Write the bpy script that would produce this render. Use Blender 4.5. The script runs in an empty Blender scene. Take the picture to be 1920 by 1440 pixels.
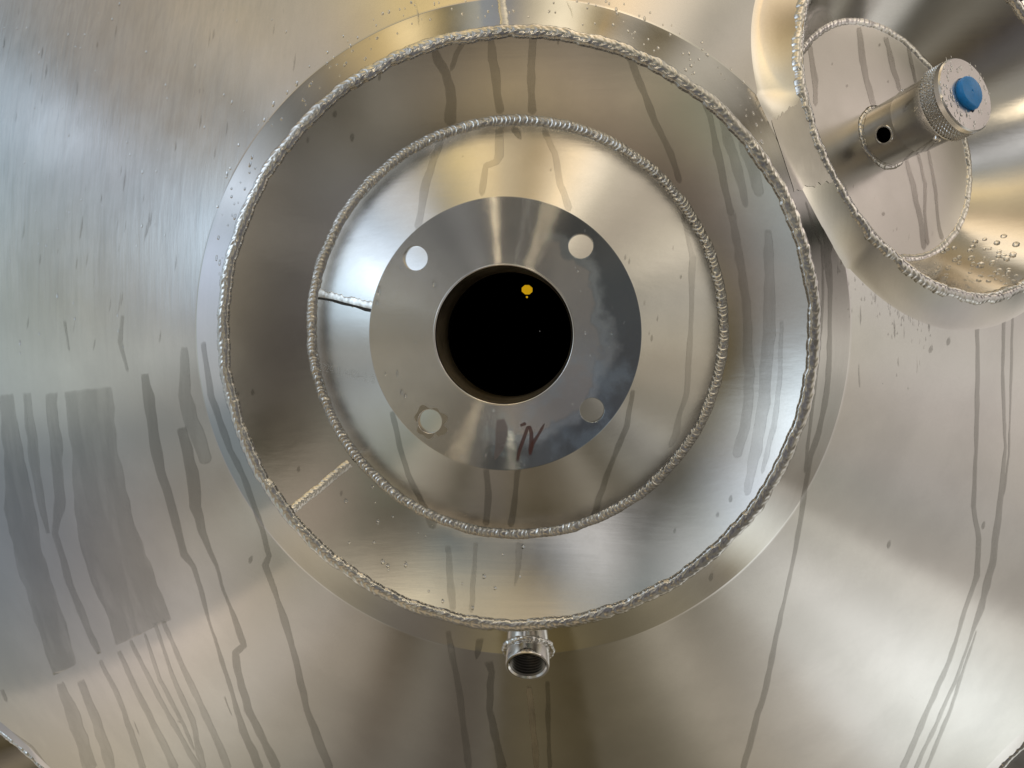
import bpy, bmesh, math, random
import numpy as np
from mathutils import Vector, Matrix
random.seed(7); rng = np.random.default_rng(7)
scn = bpy.context.scene
PI = math.pi
# ------------------------------------------------------------------ camera
CAM = np.array([0.04866, -0.6, 0.00511]); FPX = 1397.0
RIGHT = np.array([0.99756804, 0.06950816, -0.00515975]); FWD = np.array([-0.0696994, 0.99483083, -0.07384854])
UP = np.array([0.0, 0.07402858, 0.99725612])
cd = bpy.data.cameras.new('camera'); cam = bpy.data.objects.new('camera', cd); scn.collection.objects.link(cam)
cd.sensor_width = 36.0; cd.lens = FPX/1920*36.0; cd.clip_start = 0.01; cd.clip_end = 100
m = Matrix(((RIGHT[0], UP[0], -FWD[0], CAM[0]), (RIGHT[1], UP[1], -FWD[1], CAM[1]), (RIGHT[2], UP[2], -FWD[2], CAM[2]), (0, 0, 0, 1)))
cam.matrix_world = m; scn.camera = cam
# ------------------------------------------------------------------ light: the hall around the tank
scn.view_settings.view_transform = 'Standard'; scn.view_settings.look = 'None'
scn.view_settings.exposure = 0.0; scn.view_settings.gamma = 1.0
RBF = '''-0.148 -0.986 0.073 0 0.009 0.063;0.252 -0.95 -0.185 0 0 0.027;-0.337 -0.941 -0.037 0.322 0.29 0.173;0.24 -0.932 0.273 0.014 0.031 0;-0.281 -0.914 0.294 0.04 0.027 0;0.449 -0.859 0.245 0.017 0.007 0.007;-0.217 -0.841 0.496 0.328 0.341 0.377;0.507 -0.832 -0.225 0.112 0.106 0.094;0.281 -0.814 0.509 0.012 0 0;0.139 -0.805 -0.577 0.029 0.032 0.032;-0.395 -0.777 -0.489 0.043 0.021 0.005;0.469 -0.759 -0.452 0.022 0.028 0.028;0.507 -0.741 0.441 0.102 0.067 0.029;-0.077 -0.732 -0.677 0.295 0.212 0.072;-0.608 -0.705 -0.365 0.08 0 0;0.204 -0.695 0.689 0.09 0.158 0.172;0.319 -0.686 -0.654 0.187 0.172 0.14;-0.336 -0.659 -0.673 0.188 0.152 0.142;-0.209 -0.65 0.731 0.11 0.098 0.062;0.081 -0.614 -0.785 0 0 0.021;-0.596 -0.605 0.529 0.199 0.193 0.137;-0.589 -0.586 -0.557 0.232 0.209 0.06;0.059 -0.577 0.814 0.726 0.461 0.121;-0.819 -0.559 0.132 0.635 0.703 0.739;-0.402 -0.532 0.745 0.036 0.144 0.256;0.805 -0.523 -0.28 0.33 0.28 0.206;-0.788 -0.514 -0.34 0.376 0.422 0.436;0.354 -0.505 0.788 0.866 0.744 0.567;-0.763 -0.486 0.426 0.966 1.068 1.28;-0.128 -0.459 0.879 0.02 0 0.005;0.908 -0.405 -0.108 0.298 0.238 0.126;-0.746 -0.395 -0.536 0 0.062 0.094;-0.89 -0.368 0.269 0.186 0.443 0.665;0.841 -0.359 0.405 0.845 0.778 0.593;-0.332 -0.341 0.879 0.86 0.598 0.12;0.842 -0.332 -0.426 0.11 0.144 0.115;0.176 -0.305 -0.936 0.056 0.038 0;0.953 -0.286 0.094 0 0.059 0.113;0.66 -0.259 -0.705 0.393 0.39 0.347;0.764 -0.241 0.599 0.509 0.43 0.339;-0.532 -0.223 0.817 0 0 0.111;0.946 -0.214 -0.243 0.359 0.369 0.434;-0.864 -0.205 -0.461 0.251 0.184 0.108;0.326 -0.195 0.925 0.211 0.203 0.228;0.385 -0.186 -0.904 0.275 0.266 0.224;-0.896 -0.177 0.407 0.044 0.02 0;0.937 -0.168 0.305 0.415 0.318 0.335;-0.486 -0.159 -0.86 0.109 0.069 0.032;0.816 -0.141 -0.561 0.073 0.042 0.047;-0.982 -0.132 -0.138 0.281 0.293 0.293;-0.709 -0.105 0.697 0.32 0.272 0.107;0.995 -0.095 -0.035 0.079 0.036 0;-0.758 -0.086 -0.647 0.361 0.301 0.23;0.122 -0.077 0.989 1.674 1.15 0.494;0.579 -0.068 -0.813 0.051 0.033 0.064;-0.976 -0.059 0.208 0.196 0.069 0;-0.429 -0.032 0.903 0.099 0.145 0.115;0.926 -0.023 -0.376 0.084 0.052 0;0.456 -0.005 0.89 0.384 0.373 0.263;-0.847 0.014 0.532 0.079 0 0;-0.603 0.032 -0.797 0.047 0.073 0.08;-0.093 0.041 0.995 0 0 0.1;0.741 0.05 -0.67 0.759 0.825 0.823;-0.998 0.059 -0.006 0.003 0.085 0.061;0.981 0.095 -0.167 0.701 0.686 0.634;-0.836 0.105 -0.539 0.056 0.049 0.105;0.252 0.114 0.961 0.237 0.223 0.226;0.463 0.123 -0.878 0.25 0.226 0.15;-0.933 0.132 0.334 0.126 0.359 0.5;-0.96 0.177 -0.217 0.009 0 0.048;0.976 0.214 0.046 0.064 0.048 0.035;-0.687 0.223 -0.692 0.225 0.186 0.1;0.039 0.232 0.972 0.588 0.489 0.264;-0.483 0.277 0.831 0.081 0.028 0;-0.865 0.295 -0.406 0.073 0.13 0.133;-0.84 0.323 0.435 0.129 0.082 0;0.741 0.359 -0.567 0.131 0.083 0.02;-0.926 0.368 -0.082 0.261 0.259 0.227;0.001 0.386 -0.922 0.15 0.107 0.004;-0.722 0.414 -0.555 0.104 0.062 0.017;-0.867 0.441 0.232 0.601 0.642 0.858;-0.304 0.459 -0.835 0.014 0 0;-0.338 0.468 0.816 0.876 0.686 0.281;-0.702 0.514 0.493 0 0.097 0.201;-0.828 0.559 0.037 0.003 0.005 0.044;0.631 0.568 0.528 3.055 2.852 2.585'''
RBF2 = '''-0.854 0.143 0.499 13 -0.091 -0.097 -0.098;-0.844 0.017 0.537 13 -0.016 -0.023 -0.045;-0.733 -0.098 0.673 13 0.039 0.038 0.048;-0.943 0.032 0.331 13 -0.052 -0.058 -0.061;-0.968 -0.115 0.222 13 -0.028 -0.032 -0.042;-0.999 0.037 -0.026 13 0.047 0.052 0.062;-0.989 -0.147 -0.034 13 0.052 0.053 0.05;-0.602 -0.197 -0.774 13 0.064 0.061 0.063;-0.021 -0.122 -0.992 13 0.051 0.043 0.026;0.182 -0.161 -0.97 13 -0.056 -0.056 -0.053;0.375 -0.264 -0.889 13 0.1 0.096 0.086;0.531 -0.046 -0.846 13 0.076 0.08 0.09;0.581 0.023 -0.813 13 0.076 0.078 0.088;0.597 -0.268 -0.756 13 -0.039 -0.039 -0.048;0.733 -0.288 -0.616 13 0.05 0.05 0.057;0.802 -0.129 -0.583 13 -0.044 -0.043 -0.041;0.839 -0.223 -0.496 13 0.049 0.051 0.043;0.872 -0.171 -0.459 13 0.037 0.042 0.04;0.981 -0.192 -0.042 13 -0.045 -0.037 -0.033;0.894 -0.286 -0.346 13 -0.067 -0.068 -0.063;-0.787 -0.127 -0.604 13 0.044 0.039 0.042;0.317 -0.099 -0.943 13 -0.085 -0.082 -0.076;-0.985 -0.045 0.166 13 -0.033 -0.035 -0.044;-0.788 -0.057 0.614 13 0.026 0.037 0.047;0.48 0.247 0.842 4.5 0.071 0.055 0.036;0.677 0.024 -0.736 13 -0.05 -0.051 -0.058;0.75 0.12 -0.65 13 0.116 0.131 0.134;0.854 -0.015 -0.52 13 -0.064 -0.081 -0.087;0.914 -0.115 -0.389 13 0.022 0.034 0.042;0.975 -0.084 -0.204 13 0.07 0.059 0.05;-0.932 -0.215 0.291 4.5 0.025 0.043 0.068;-0.849 0.317 0.423 4.5 0.167 0.184 0.209;-0.777 0.323 0.541 4.5 0.074 0.072 0.068;-0.703 0.223 0.675 4.5 -0.118 -0.104 -0.086;-0.365 0.294 0.883 4.5 0.181 0.135 0.068;-0.156 0.267 0.951 4.5 -0.212 -0.15 -0.063;0.005 0.261 0.965 4.5 0.103 0.08 0.047;0.1 0.258 0.961 4.5 0.341 0.26 0.133;0.212 0.254 0.944 4.5 -0.074 -0.084 -0.088;0.371 0.249 0.895 4.5 -0.145 -0.138 -0.122;0.547 0.235 0.804 4.5 0.108 0.095 0.073;0.676 0.225 0.702 4.5 -0.139 -0.128 -0.11;0.759 0.216 0.614 4.5 0.046 0.033 0.004;-0.924 0.333 0.186 4.5 -0.055 -0.057 -0.05;-0.97 -0.216 -0.114 4.5 0.046 0.06 0.074;-0.925 -0.215 -0.313 4.5 -0.044 -0.051 -0.068;-0.696 -0.23 -0.68 4.5 -0.056 -0.05 -0.049;0.429 0.248 -0.869 4.5 0.043 0.042 0.029;0.608 0.235 -0.758 4.5 -0.174 -0.181 -0.179;0.68 0.238 -0.694 4.5 0.042 0.035 0.022;0.76 0.236 -0.606 4.5 0.112 0.11 0.107;0.825 0.239 -0.512 4.5 -0.107 -0.105 -0.098;0.95 0.223 -0.22 4.5 -0.059 -0.045 -0.038;-0.724 0.316 0.613 4.5 -0.032 -0.04 -0.054;-0.555 0.299 0.776 4.5 -0.069 -0.048 -0.019;-0.432 0.292 0.853 4.5 0.121 0.092 0.049;-0.263 0.281 0.923 4.5 -0.1 -0.084 -0.06;-0.075 0.265 0.961 4.5 -0.171 -0.127 -0.056;0.293 0.25 0.923 4.5 -0.192 -0.167 -0.124;0.717 0.224 0.66 4.5 -0.082 -0.08 -0.079;-0.924 0.032 0.382 4.5 0.159 0.184 0.242;-0.971 -0.218 0.099 4.5 0.062 0.07 0.093;-0.958 -0.213 -0.19 4.5 -0.041 -0.043 -0.043;-0.881 -0.215 -0.421 4.5 -0.05 -0.049 -0.051;-0.755 -0.226 -0.615 4.5 -0.038 -0.038 -0.045;0.517 0.242 -0.821 4.5 -0.096 -0.093 -0.094;0.307 -0.718 -0.624 13 0.047 0.05 0.05;0.542 -0.728 -0.419 13 -0.047 -0.047 -0.042;0.611 -0.75 0.254 13 -0.085 -0.075 -0.066;0.48 -0.809 0.339 13 0.076 0.071 0.062;-0.661 -0.71 -0.242 13 0.038 0.043 0.027;-0.774 -0.632 -0.04 13 -0.065 -0.082 -0.087;-0.799 -0.594 0.094 13 0.052 0.073 0.101;-0.776 -0.597 0.203 13 0.144 0.159 0.164;-0.704 -0.628 0.331 13 -0.025 -0.048 -0.064;-0.659 -0.746 0.094 13 -0.153 -0.168 -0.185;-0.002 -0.796 0.606 13 0.021 0.032 0.041;-0.933 -0.359 0.015 13 -0.077 -0.097 -0.112;-0.879 -0.351 -0.323 13 0.036 0.039 0.049;-0.363 -0.378 -0.852 13 -0.042 -0.034 -0.031;0.038 -0.416 -0.909 13 -0.058 -0.053 -0.05;0.434 -0.429 -0.792 13 -0.085 -0.084 -0.081;0.872 -0.484 0.067 13 0.054 0.049 0.04;0.423 -0.46 0.781 13 -0.131 -0.107 -0.08;0.168 -0.449 0.878 13 0.172 0.097 0.018;-0.063 -0.439 0.896 13 0.091 0.093 0.088;0.034 -0.409 0.912 13 -0.16 -0.129 -0.085;0.402 -0.753 0.521 13 -0.069 -0.063 -0.053;0.263 -0.779 0.57 13 -0.097 -0.107 -0.102;0.182 -0.685 0.705 13 0.087 0.083 0.068;0.117 -0.755 0.646 13 0.034 0.054 0.071;-0.038 -0.832 0.554 13 -0.08 -0.082 -0.085;-0.016 -0.761 0.648 13 0.044 0.05 0.052;-0.103 -0.801 0.589 13 -0.201 -0.205 -0.207;-0.168 -0.77 0.616 13 -0.144 -0.138 -0.131;-0.227 -0.789 0.57 13 0.07 0.076 0.083;-0.287 -0.796 0.533 13 0.241 0.238 0.23;-0.371 -0.781 0.502 13 -0.054 -0.06 -0.064;-0.394 -0.684 0.614 13 -0.137 -0.141 -0.139;-0.342 -0.651 0.678 13 -0.208 -0.195 -0.175;-0.506 -0.635 0.583 13 0.135 0.128 0.119;-0.402 -0.804 0.439 13 -0.258 -0.259 -0.254;-0.489 -0.773 0.404 13 -0.168 -0.171 -0.171;-0.546 -0.681 0.488 13 0.121 0.126 0.119;-0.624 -0.623 0.471 13 0.149 0.169 0.176;-0.556 -0.741 0.376 13 -0.058 -0.061 -0.062;-0.672 -0.619 0.406 13 0.044 0.05 0.064;0.721 -0.693 -0.021 13 -0.064 -0.056 -0.046;0.512 -0.858 -0.047 13 -0.048 -0.052 -0.053;0.524 -0.808 -0.268 13 0.075 0.073 0.067;0.58 -0.757 0.3 13 -0.063 -0.053 -0.047;0.354 -0.902 0.247 13 0.04 0.033 0.036;-0.68 -0.732 -0.04 13 -0.051 -0.061 -0.068;-0.729 -0.653 0.206 13 0.079 0.083 0.071;0.458 -0.746 0.483 13 0.059 0.054 0.048;-0.755 -0.371 0.541 13 -0.221 -0.212 -0.203;0.367 -0.504 0.782 13 0.058 0.063 0.062;0.889 -0.455 0.057 13 0.046 0.041 0.034;0.618 -0.43 -0.658 13 -0.091 -0.09 -0.079;0.808 -0.495 0.321 13 -0.088 -0.081 -0.065;-0.93 -0.357 -0.092 13 -0.074 -0.083 -0.097;-0.87 -0.371 -0.326 13 0.036 0.04 0.05;0.047 -0.433 0.9 13 -0.161 -0.134 -0.094;0.923 -0.087 0.374 13 -0.048 -0.041 -0.04;0.842 -0.051 0.538 13 -0.095 -0.087 -0.072;0.932 -0.028 0.361 13 -0.206 -0.178 -0.169;0.898 -0.087 0.431 13 0.349 0.304 0.282;-0.28 -0.793 0.541 13 0.24 0.238 0.231;-0.202 -0.584 0.786 13 0.178 0.154 0.124;-0.278 -0.931 0.236 13 0.029 0.038 0.043;0.12 -0.893 -0.434 13 -0.078 -0.078 -0.075;0.29 0.202 0.935 13 0.067 0.098 0.127;0.501 0.685 0.529 13 0.1 0.1 0.103;-0.216 -0.976 0.012 13 0.041 0.041 0.039;0.016 -0.991 0.136 13 -0.04 -0.041 -0.044;-0.147 -0.977 -0.151 13 -0.042 -0.042 -0.039'''
RBF3 = '''-0.854 0.143 0.499 11 -0.176 -0.19 -0.198;-0.844 0.017 0.537 11 0.173 0.177 0.178;-0.733 -0.098 0.673 11 0.05 0.044 0.05;-0.881 -0.107 0.462 11 0.032 0.008 -0.049;-0.943 0.032 0.331 11 -0.176 -0.21 -0.261;-0.999 0.037 -0.026 11 -0.056 -0.06 -0.056;-0.989 -0.147 -0.034 11 0.142 0.154 0.16;-0.602 -0.197 -0.774 11 0.071 0.066 0.069;-0.309 -0.21 -0.928 11 0.077 0.075 0.063;-0.209 -0.101 -0.973 11 -0.042 -0.043 -0.04;-0.021 -0.122 -0.992 11 0.046 0.04 0.027;0.375 -0.264 -0.889 11 0.169 0.168 0.16;0.436 -0.067 -0.897 11 -0.047 -0.052 -0.049;0.696 -0.232 -0.68 11 0.153 0.154 0.155;0.732 -0.149 -0.665 11 0.07 0.066 0.063;0.531 -0.046 -0.846 11 0.048 0.052 0.059;0.619 -0.076 -0.782 11 -0.118 -0.124 -0.129;0.581 0.023 -0.813 11 0.157 0.161 0.177;0.533 -0.123 -0.837 11 -0.07 -0.07 -0.07;0.496 -0.186 -0.848 11 -0.036 -0.033 -0.04;0.597 -0.268 -0.756 11 0.084 0.089 0.083;0.802 -0.129 -0.583 11 -0.061 -0.051 -0.045;0.768 -0.076 -0.635 11 -0.179 -0.197 -0.202;0.799 -0.007 -0.601 11 -0.04 -0.047 -0.056;0.839 -0.223 -0.496 11 0.109 0.114 0.114;0.926 -0.291 -0.242 11 -0.074 -0.067 -0.056;0.944 -0.185 -0.272 11 -0.031 -0.031 -0.046;0.981 -0.192 -0.042 11 -0.055 -0.05 -0.061;0.894 -0.286 -0.346 11 -0.047 -0.071 -0.07;-0.473 -0.161 -0.866 11 0.061 0.058 0.051;-0.787 -0.127 -0.604 11 0.05 0.049 0.061;-0.655 0.112 -0.747 11 0.035 0.041 0.045;-0.569 -0.017 -0.822 11 -0.041 -0.042 -0.046;-0.401 -0.05 -0.915 11 -0.042 -0.043 -0.037;0.297 -0.208 -0.932 11 0.05 0.051 0.05;0.317 -0.099 -0.943 11 -0.113 -0.11 -0.103;-0.788 -0.057 0.614 11 0.037 0.056 0.072;-0.93 -0.185 0.318 11 -0.11 -0.124 -0.143;-0.909 -0.033 0.415 11 0.041 0.05 0.057;-0.685 -0.178 0.706 11 -0.025 -0.032 -0.041;-0.9 0.063 0.431 11 -0.212 -0.225 -0.242;0.483 -0.254 0.838 11 -0.062 -0.052 -0.044;0.48 0.247 0.842 4 0.201 0.189 0.171;0.677 0.024 -0.736 11 -0.102 -0.104 -0.112;0.75 0.12 -0.65 11 0.127 0.15 0.163;0.81 0.056 -0.584 11 0.128 0.128 0.121;0.854 -0.015 -0.52 11 -0.056 -0.078 -0.081;0.914 -0.115 -0.389 11 0.093 0.101 0.109;0.963 -0.246 -0.114 11 0.032 0.036 0.045;0.975 -0.084 -0.204 11 0.083 0.069 0.068;0.552 -0.255 0.794 11 0.162 0.143 0.134;0.603 -0.302 0.739 11 -0.06 -0.054 -0.056;-0.932 -0.215 0.291 4 0.333 0.396 0.484;-0.849 0.317 0.423 4 0.307 0.349 0.422;-0.703 0.223 0.675 4 -0.071 -0.057 -0.042;-0.601 0.311 0.737 4 -0.045 -0.035 -0.021;-0.365 0.294 0.883 4 0.391 0.319 0.2;-0.156 0.267 0.951 4 0.177 0.192 0.181;0.005 0.261 0.965 4 -0.159 -0.152 -0.141;0.1 0.258 0.961 4 0.539 0.453 0.301;0.212 0.254 0.944 4 -0.45 -0.437 -0.382;0.371 0.249 0.895 4 -0.155 -0.17 -0.185;0.759 0.216 0.614 4 0.227 0.204 0.147;-0.97 -0.216 -0.114 4 -0.097 -0.1 -0.095;-0.827 -0.22 -0.517 4 0.061 0.059 0.045;0.429 0.248 -0.869 4 0.044 0.036 0.028;0.608 0.235 -0.758 4 -0.166 -0.181 -0.178;0.68 0.238 -0.694 4 0.103 0.102 0.084;0.854 -0.316 -0.413 11 -0.095 -0.088 -0.083;0.95 0.223 -0.22 4 -0.046 -0.033 -0.029;-0.644 0.31 0.7 4 0.076 0.074 0.072;-0.432 0.292 0.853 4 -0.178 -0.164 -0.126;-0.263 0.281 0.923 4 -0.303 -0.262 -0.185;-0.075 0.265 0.961 4 -0.179 -0.143 -0.063;0.293 0.25 0.923 4 -0.164 -0.164 -0.15;0.461 0.24 0.854 4 -0.137 -0.127 -0.107;0.717 0.224 0.66 4 -0.184 -0.177 -0.149;-0.924 0.032 0.382 4 0.598 0.689 0.852;-0.883 0.325 0.34 4 -0.12 -0.136 -0.175;-0.971 -0.218 0.099 4 0.022 0.03 0.064;-0.958 -0.213 -0.19 4 -0.034 -0.047 -0.049;-0.881 -0.215 -0.421 4 -0.089 -0.09 -0.08;-0.755 -0.226 -0.615 4 -0.058 -0.066 -0.082;0.799 0.235 -0.554 4 -0.119 -0.108 -0.085;0.307 -0.718 -0.624 11 0.117 0.125 0.126;0.542 -0.728 -0.419 11 -0.056 -0.051 -0.042;0.672 -0.713 -0.201 11 -0.096 -0.088 -0.075;0.48 -0.809 0.339 11 0.092 0.089 0.074;-0.799 -0.594 0.094 11 0.151 0.189 0.228;-0.776 -0.597 0.203 11 0.081 0.089 0.103;-0.704 -0.628 0.331 11 -0.108 -0.141 -0.185;-0.659 -0.746 0.094 11 -0.196 -0.234 -0.269;-0.002 -0.796 0.606 11 -0.052 -0.031 -0.006;-0.933 -0.359 0.015 11 -0.124 -0.156 -0.192;-0.363 -0.378 -0.852 11 -0.077 -0.068 -0.061;0.434 -0.429 -0.792 11 -0.106 -0.108 -0.103;0.757 -0.45 -0.474 11 0.049 0.021 -0.002;0.872 -0.484 0.067 11 0.043 0.039 0.027;0.423 -0.46 0.781 11 -0.365 -0.331 -0.291;0.168 -0.449 0.878 11 0.136 0.067 -0.003;-0.063 -0.439 0.896 11 0.116 0.098 0.076;-0.285 -0.411 0.866 11 -0.053 -0.061 -0.065;0.034 -0.409 0.912 11 -0.109 -0.079 -0.045;0.402 -0.753 0.521 11 -0.084 -0.074 -0.066;0.263 -0.779 0.57 11 -0.029 -0.051 -0.052;0.26 -0.671 0.694 11 -0.258 -0.244 -0.205;0.195 -0.733 0.651 11 0.088 0.079 0.057;0.182 -0.685 0.705 11 0.202 0.202 0.173;0.117 -0.755 0.646 11 -0.206 -0.181 -0.134;-0.038 -0.832 0.554 11 0.128 0.109 0.081;-0.042 -0.662 0.748 11 0.063 0.058 0.044;-0.103 -0.801 0.589 11 -0.017 -0.037 -0.056;-0.168 -0.77 0.616 11 -0.255 -0.233 -0.205;-0.149 -0.707 0.691 11 -0.069 -0.071 -0.068;-0.214 -0.694 0.687 11 0.11 0.131 0.147;-0.227 -0.789 0.57 11 -0.238 -0.233 -0.23;-0.287 -0.796 0.533 11 0.381 0.377 0.37;-0.324 -0.708 0.627 11 -0.062 -0.067 -0.065;-0.371 -0.781 0.502 11 -0.317 -0.317 -0.318;-0.394 -0.684 0.614 11 -0.199 -0.196 -0.201;-0.342 -0.651 0.678 11 -0.253 -0.253 -0.242;-0.506 -0.635 0.583 11 0.392 0.383 0.385;-0.402 -0.804 0.439 11 -0.122 -0.118 -0.112;-0.489 -0.773 0.404 11 -0.125 -0.141 -0.153;-0.624 -0.623 0.471 11 0.235 0.249 0.24;-0.556 -0.741 0.376 11 -0.139 -0.151 -0.161;-0.672 -0.619 0.406 11 0.14 0.171 0.226;0.524 -0.808 -0.268 11 0.105 0.094 0.078;0.532 -0.829 0.173 11 0.068 0.061 0.05;0.58 -0.757 0.3 11 -0.066 -0.056 -0.048;0.645 -0.681 -0.347 11 -0.052 -0.039 -0.021;-0.325 -0.756 -0.568 11 -0.05 -0.038 -0.031;-0.365 -0.75 -0.551 11 0.04 0.031 0.026;-0.68 -0.732 -0.04 11 0.042 0.04 0.03;-0.729 -0.653 0.206 11 0.054 0.066 0.064;0.458 -0.746 0.483 11 0.049 0.033 0.032;-0.755 -0.371 0.541 11 -0.285 -0.293 -0.301;0.367 -0.504 0.782 11 0.443 0.419 0.377;0.618 -0.43 -0.658 11 -0.158 -0.16 -0.154;0.272 -0.878 0.394 11 0.059 0.072 0.063;0.821 -0.508 -0.26 11 0.105 0.104 0.096;0.808 -0.495 0.321 11 -0.041 -0.037 -0.03;-0.93 -0.357 -0.092 11 -0.028 -0.032 -0.04;0.047 -0.433 0.9 11 -0.118 -0.097 -0.064;0.923 -0.087 0.374 11 -0.238 -0.209 -0.198;0.842 -0.051 0.538 11 -0.368 -0.328 -0.3;0.932 -0.028 0.361 11 -0.432 -0.379 -0.362;0.898 -0.087 0.431 11 0.895 0.785 0.743;-0.28 -0.793 0.541 11 0.375 0.37 0.363;-0.202 -0.584 0.786 11 0.249 0.22 0.188;0.058 -0.176 0.983 11 0.104 0.086 0.061;-0.278 -0.931 0.236 11 0.175 0.187 0.199;0.12 -0.893 -0.434 11 -0.056 -0.057 -0.058;0.342 -0.725 -0.598 11 -0.08 -0.081 -0.08;0.29 0.202 0.935 11 0.251 0.269 0.273;0.501 0.685 0.529 11 0.039 0.041 0.046;0.065 -0.997 0.046 11 0.037 0.045 0.051;0.016 -0.991 0.136 11 -0.052 -0.054 -0.055;-0.183 -0.98 -0.073 11 0.05 0.049 0.051;-0.082 -0.988 0.13 11 -0.071 -0.075 -0.086;-0.147 -0.977 -0.151 11 -0.06 -0.061 -0.063;0.03 -0.991 -0.131 11 0.035 0.041 0.049'''
w = bpy.data.worlds.new('World'); scn.world = w; w.use_nodes = True
nt = w.node_tree; nt.nodes.clear(); L = nt.links.new
def N(t, **k):
    n = nt.nodes.new(t)
    for a, b in k.items(): setattr(n, a, b)
    return n
def vm(op, a=None, b=None, s=None):
    n = N('ShaderNodeVectorMath', operation=op)
    for i, x in ((0, a), (1, b)):
        if x is None: continue
        if hasattr(x, 'node'): L(x, n.inputs[i])
        else: n.inputs[i].default_value = x
    if s is not None:
        if hasattr(s, 'node'): L(s, n.inputs['Scale'])
        else: n.inputs['Scale'].default_value = s
    return n
def mt(op, a, b=None, c=None, clamp=False):
    n = N('ShaderNodeMath', operation=op); n.use_clamp = clamp
    for i, x in ((0, a), (1, b), (2, c)):
        if x is None: continue
        if hasattr(x, 'node'): L(x, n.inputs[i])
        else: n.inputs[i].default_value = x
    return n.outputs[0]
def sstep(x, a, b):
    n = N('ShaderNodeMapRange', interpolation_type='SMOOTHSTEP'); L(x, n.inputs[0])
    n.inputs[1].default_value = a; n.inputs[2].default_value = b; return n.outputs[0]
def sst(x, a, b):
    k = np.clip((x-a)/(b-a), 0, 1); return k*k*(3-2*k)
def hall(d):                                   # hall radiance, fitted to the tones the steel reflects, for unit directions d (n, 3)
    c = np.zeros_like(d)
    for row in RBF.split(';'):
        v = np.array([float(x) for x in row.split()]); c += np.exp(32.0*(d@v[:3]-1))[:, None]*v[3:]
    az = np.arctan2(d[:, 2], d[:, 0]); pol = np.arccos(np.clip(-d[:, 1], -1, 1)); sp = np.sin(pol)
    for sa, txt in ((6.0, RBF2), (3.2, RBF3)):     # finer lobes, added to fit the tones reflected in the steel
        sa = math.radians(sa)
        for row in txt.split(';'):
            v = np.array([float(x) for x in row.split()]); so = math.radians(v[3]); v = np.delete(v, 3); a0 = math.atan2(v[2], v[0]); p0 = math.acos(-v[1])
            da = (az-a0+PI) % (2*PI)-PI; c += np.exp(-(da*np.minimum(sp, math.sin(p0)))**2/(2*sa*sa)-(pol-p0)**2/(2*so*so))[:, None]*v[3:]
    c = np.maximum(c+(.12, .114, .106), (.03, .028, .025))
    dx, dy, dz = d.T
    def mask(m, col):
        nonlocal c; c = c*(1-m[:, None]*(1-np.array(col)))
    rt = dx/np.maximum(-dz, .05)               # dark strip added below, reflected in the shell under the drain socket
    mask(sst(rt, -.115, -.10)*sst(rt, .135, .12)*sst(dz, -.6, -.7)*sst(dy, -.42, -.36), (.62, .58, .48))
    side = d@np.array((-0.5983, -0.2934, 0.7456))                  # crisp tone edge added for the reflection at the lower left
    mask(sst(side, -.004, .004)*sst(dz, -.12, -.25)*sst(dx, -.25, -.5), (.66, .70, .73))
    s2 = d@np.array((0.5295, -0.0870, 0.8438))                    # darker side added above the bright wedge reflected at the lower right
    mask(sst(s2, -.02, .03)*sst(dx, .25, .5)*sst(dz, .0, -.2), (.62, .61, .60))
    s3 = d@np.array((-0.7985, -0.0075, -0.6019))  # soft darkening added left of the same bright wedge
    mask(sst(s3, -.06, .06)*sst(dx, -.1, .25)*sst(dz, -.3, -.5), (.66, .63, .58))
    rt2 = dx/np.maximum(dz, .05)               # grey strip between the two warm lamps
    mask(sst(rt2, -.17, -.155)*sst(rt2, .235, .22)*sst(dz, .25, .5)*sst(dy, -.75, -.65), (.72, .78, .92))
    return c
EW, EH = 1024, 512
uu, vv = np.meshgrid((np.arange(EW)+.5)/EW, (np.arange(EH)+.5)/EH)
az_, el_ = -(uu-.5)*2*PI, (vv-.5)*PI
dd = np.stack([np.cos(el_)*np.cos(az_), np.cos(el_)*np.sin(az_), np.sin(el_)], -1).reshape(-1, 3)
px_ = np.ones((EW*EH, 4), np.float32); px_[:, :3] = hall(dd)
img = bpy.data.images.new('hall', EW, EH, float_buffer=True); img.colorspace_settings.name = 'Non-Color'
img.pixels.foreach_set(px_.ravel()); img.update(); img.pack()
et = N('ShaderNodeTexEnvironment'); et.image = img; acc = et.outputs[0]
bg = N('ShaderNodeBackground'); L(acc, bg.inputs[0]); bg.inputs[1].default_value = 1.0
out = N('ShaderNodeOutputWorld'); L(bg.outputs[0], out.inputs[0])
def area(name, az, pol, dist, sx, sy, power, col):
    a, p = math.radians(az), math.radians(pol)
    d = Vector((math.sin(p)*math.cos(a), -math.cos(p), math.sin(p)*math.sin(a)))
    l = bpy.data.lights.new(name, 'AREA'); l.shape = 'RECTANGLE'; l.size = sx; l.size_y = sy; l.energy = power; l.color = col
    o = bpy.data.objects.new(name, l); scn.collection.objects.link(o); o.location = d*dist
    o.rotation_euler = (-d).to_track_quat('-Z', 'Y').to_euler(); return o
area('ceiling_lamp', 108, 19, 4.0, .05, .55, 1.7, (1, .82, .55))
area('ceiling_lamp', 82.5, 19, 4.0, .06, .55, 1.7, (1, .82, .55))
area('ceiling_lamp', 93, 19, 4.0, .015, .5, .2, (1, .92, .8))
area('window_light', 160, 62, 4.0, .9, .7, 2, (.86, .94, 1))
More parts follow.
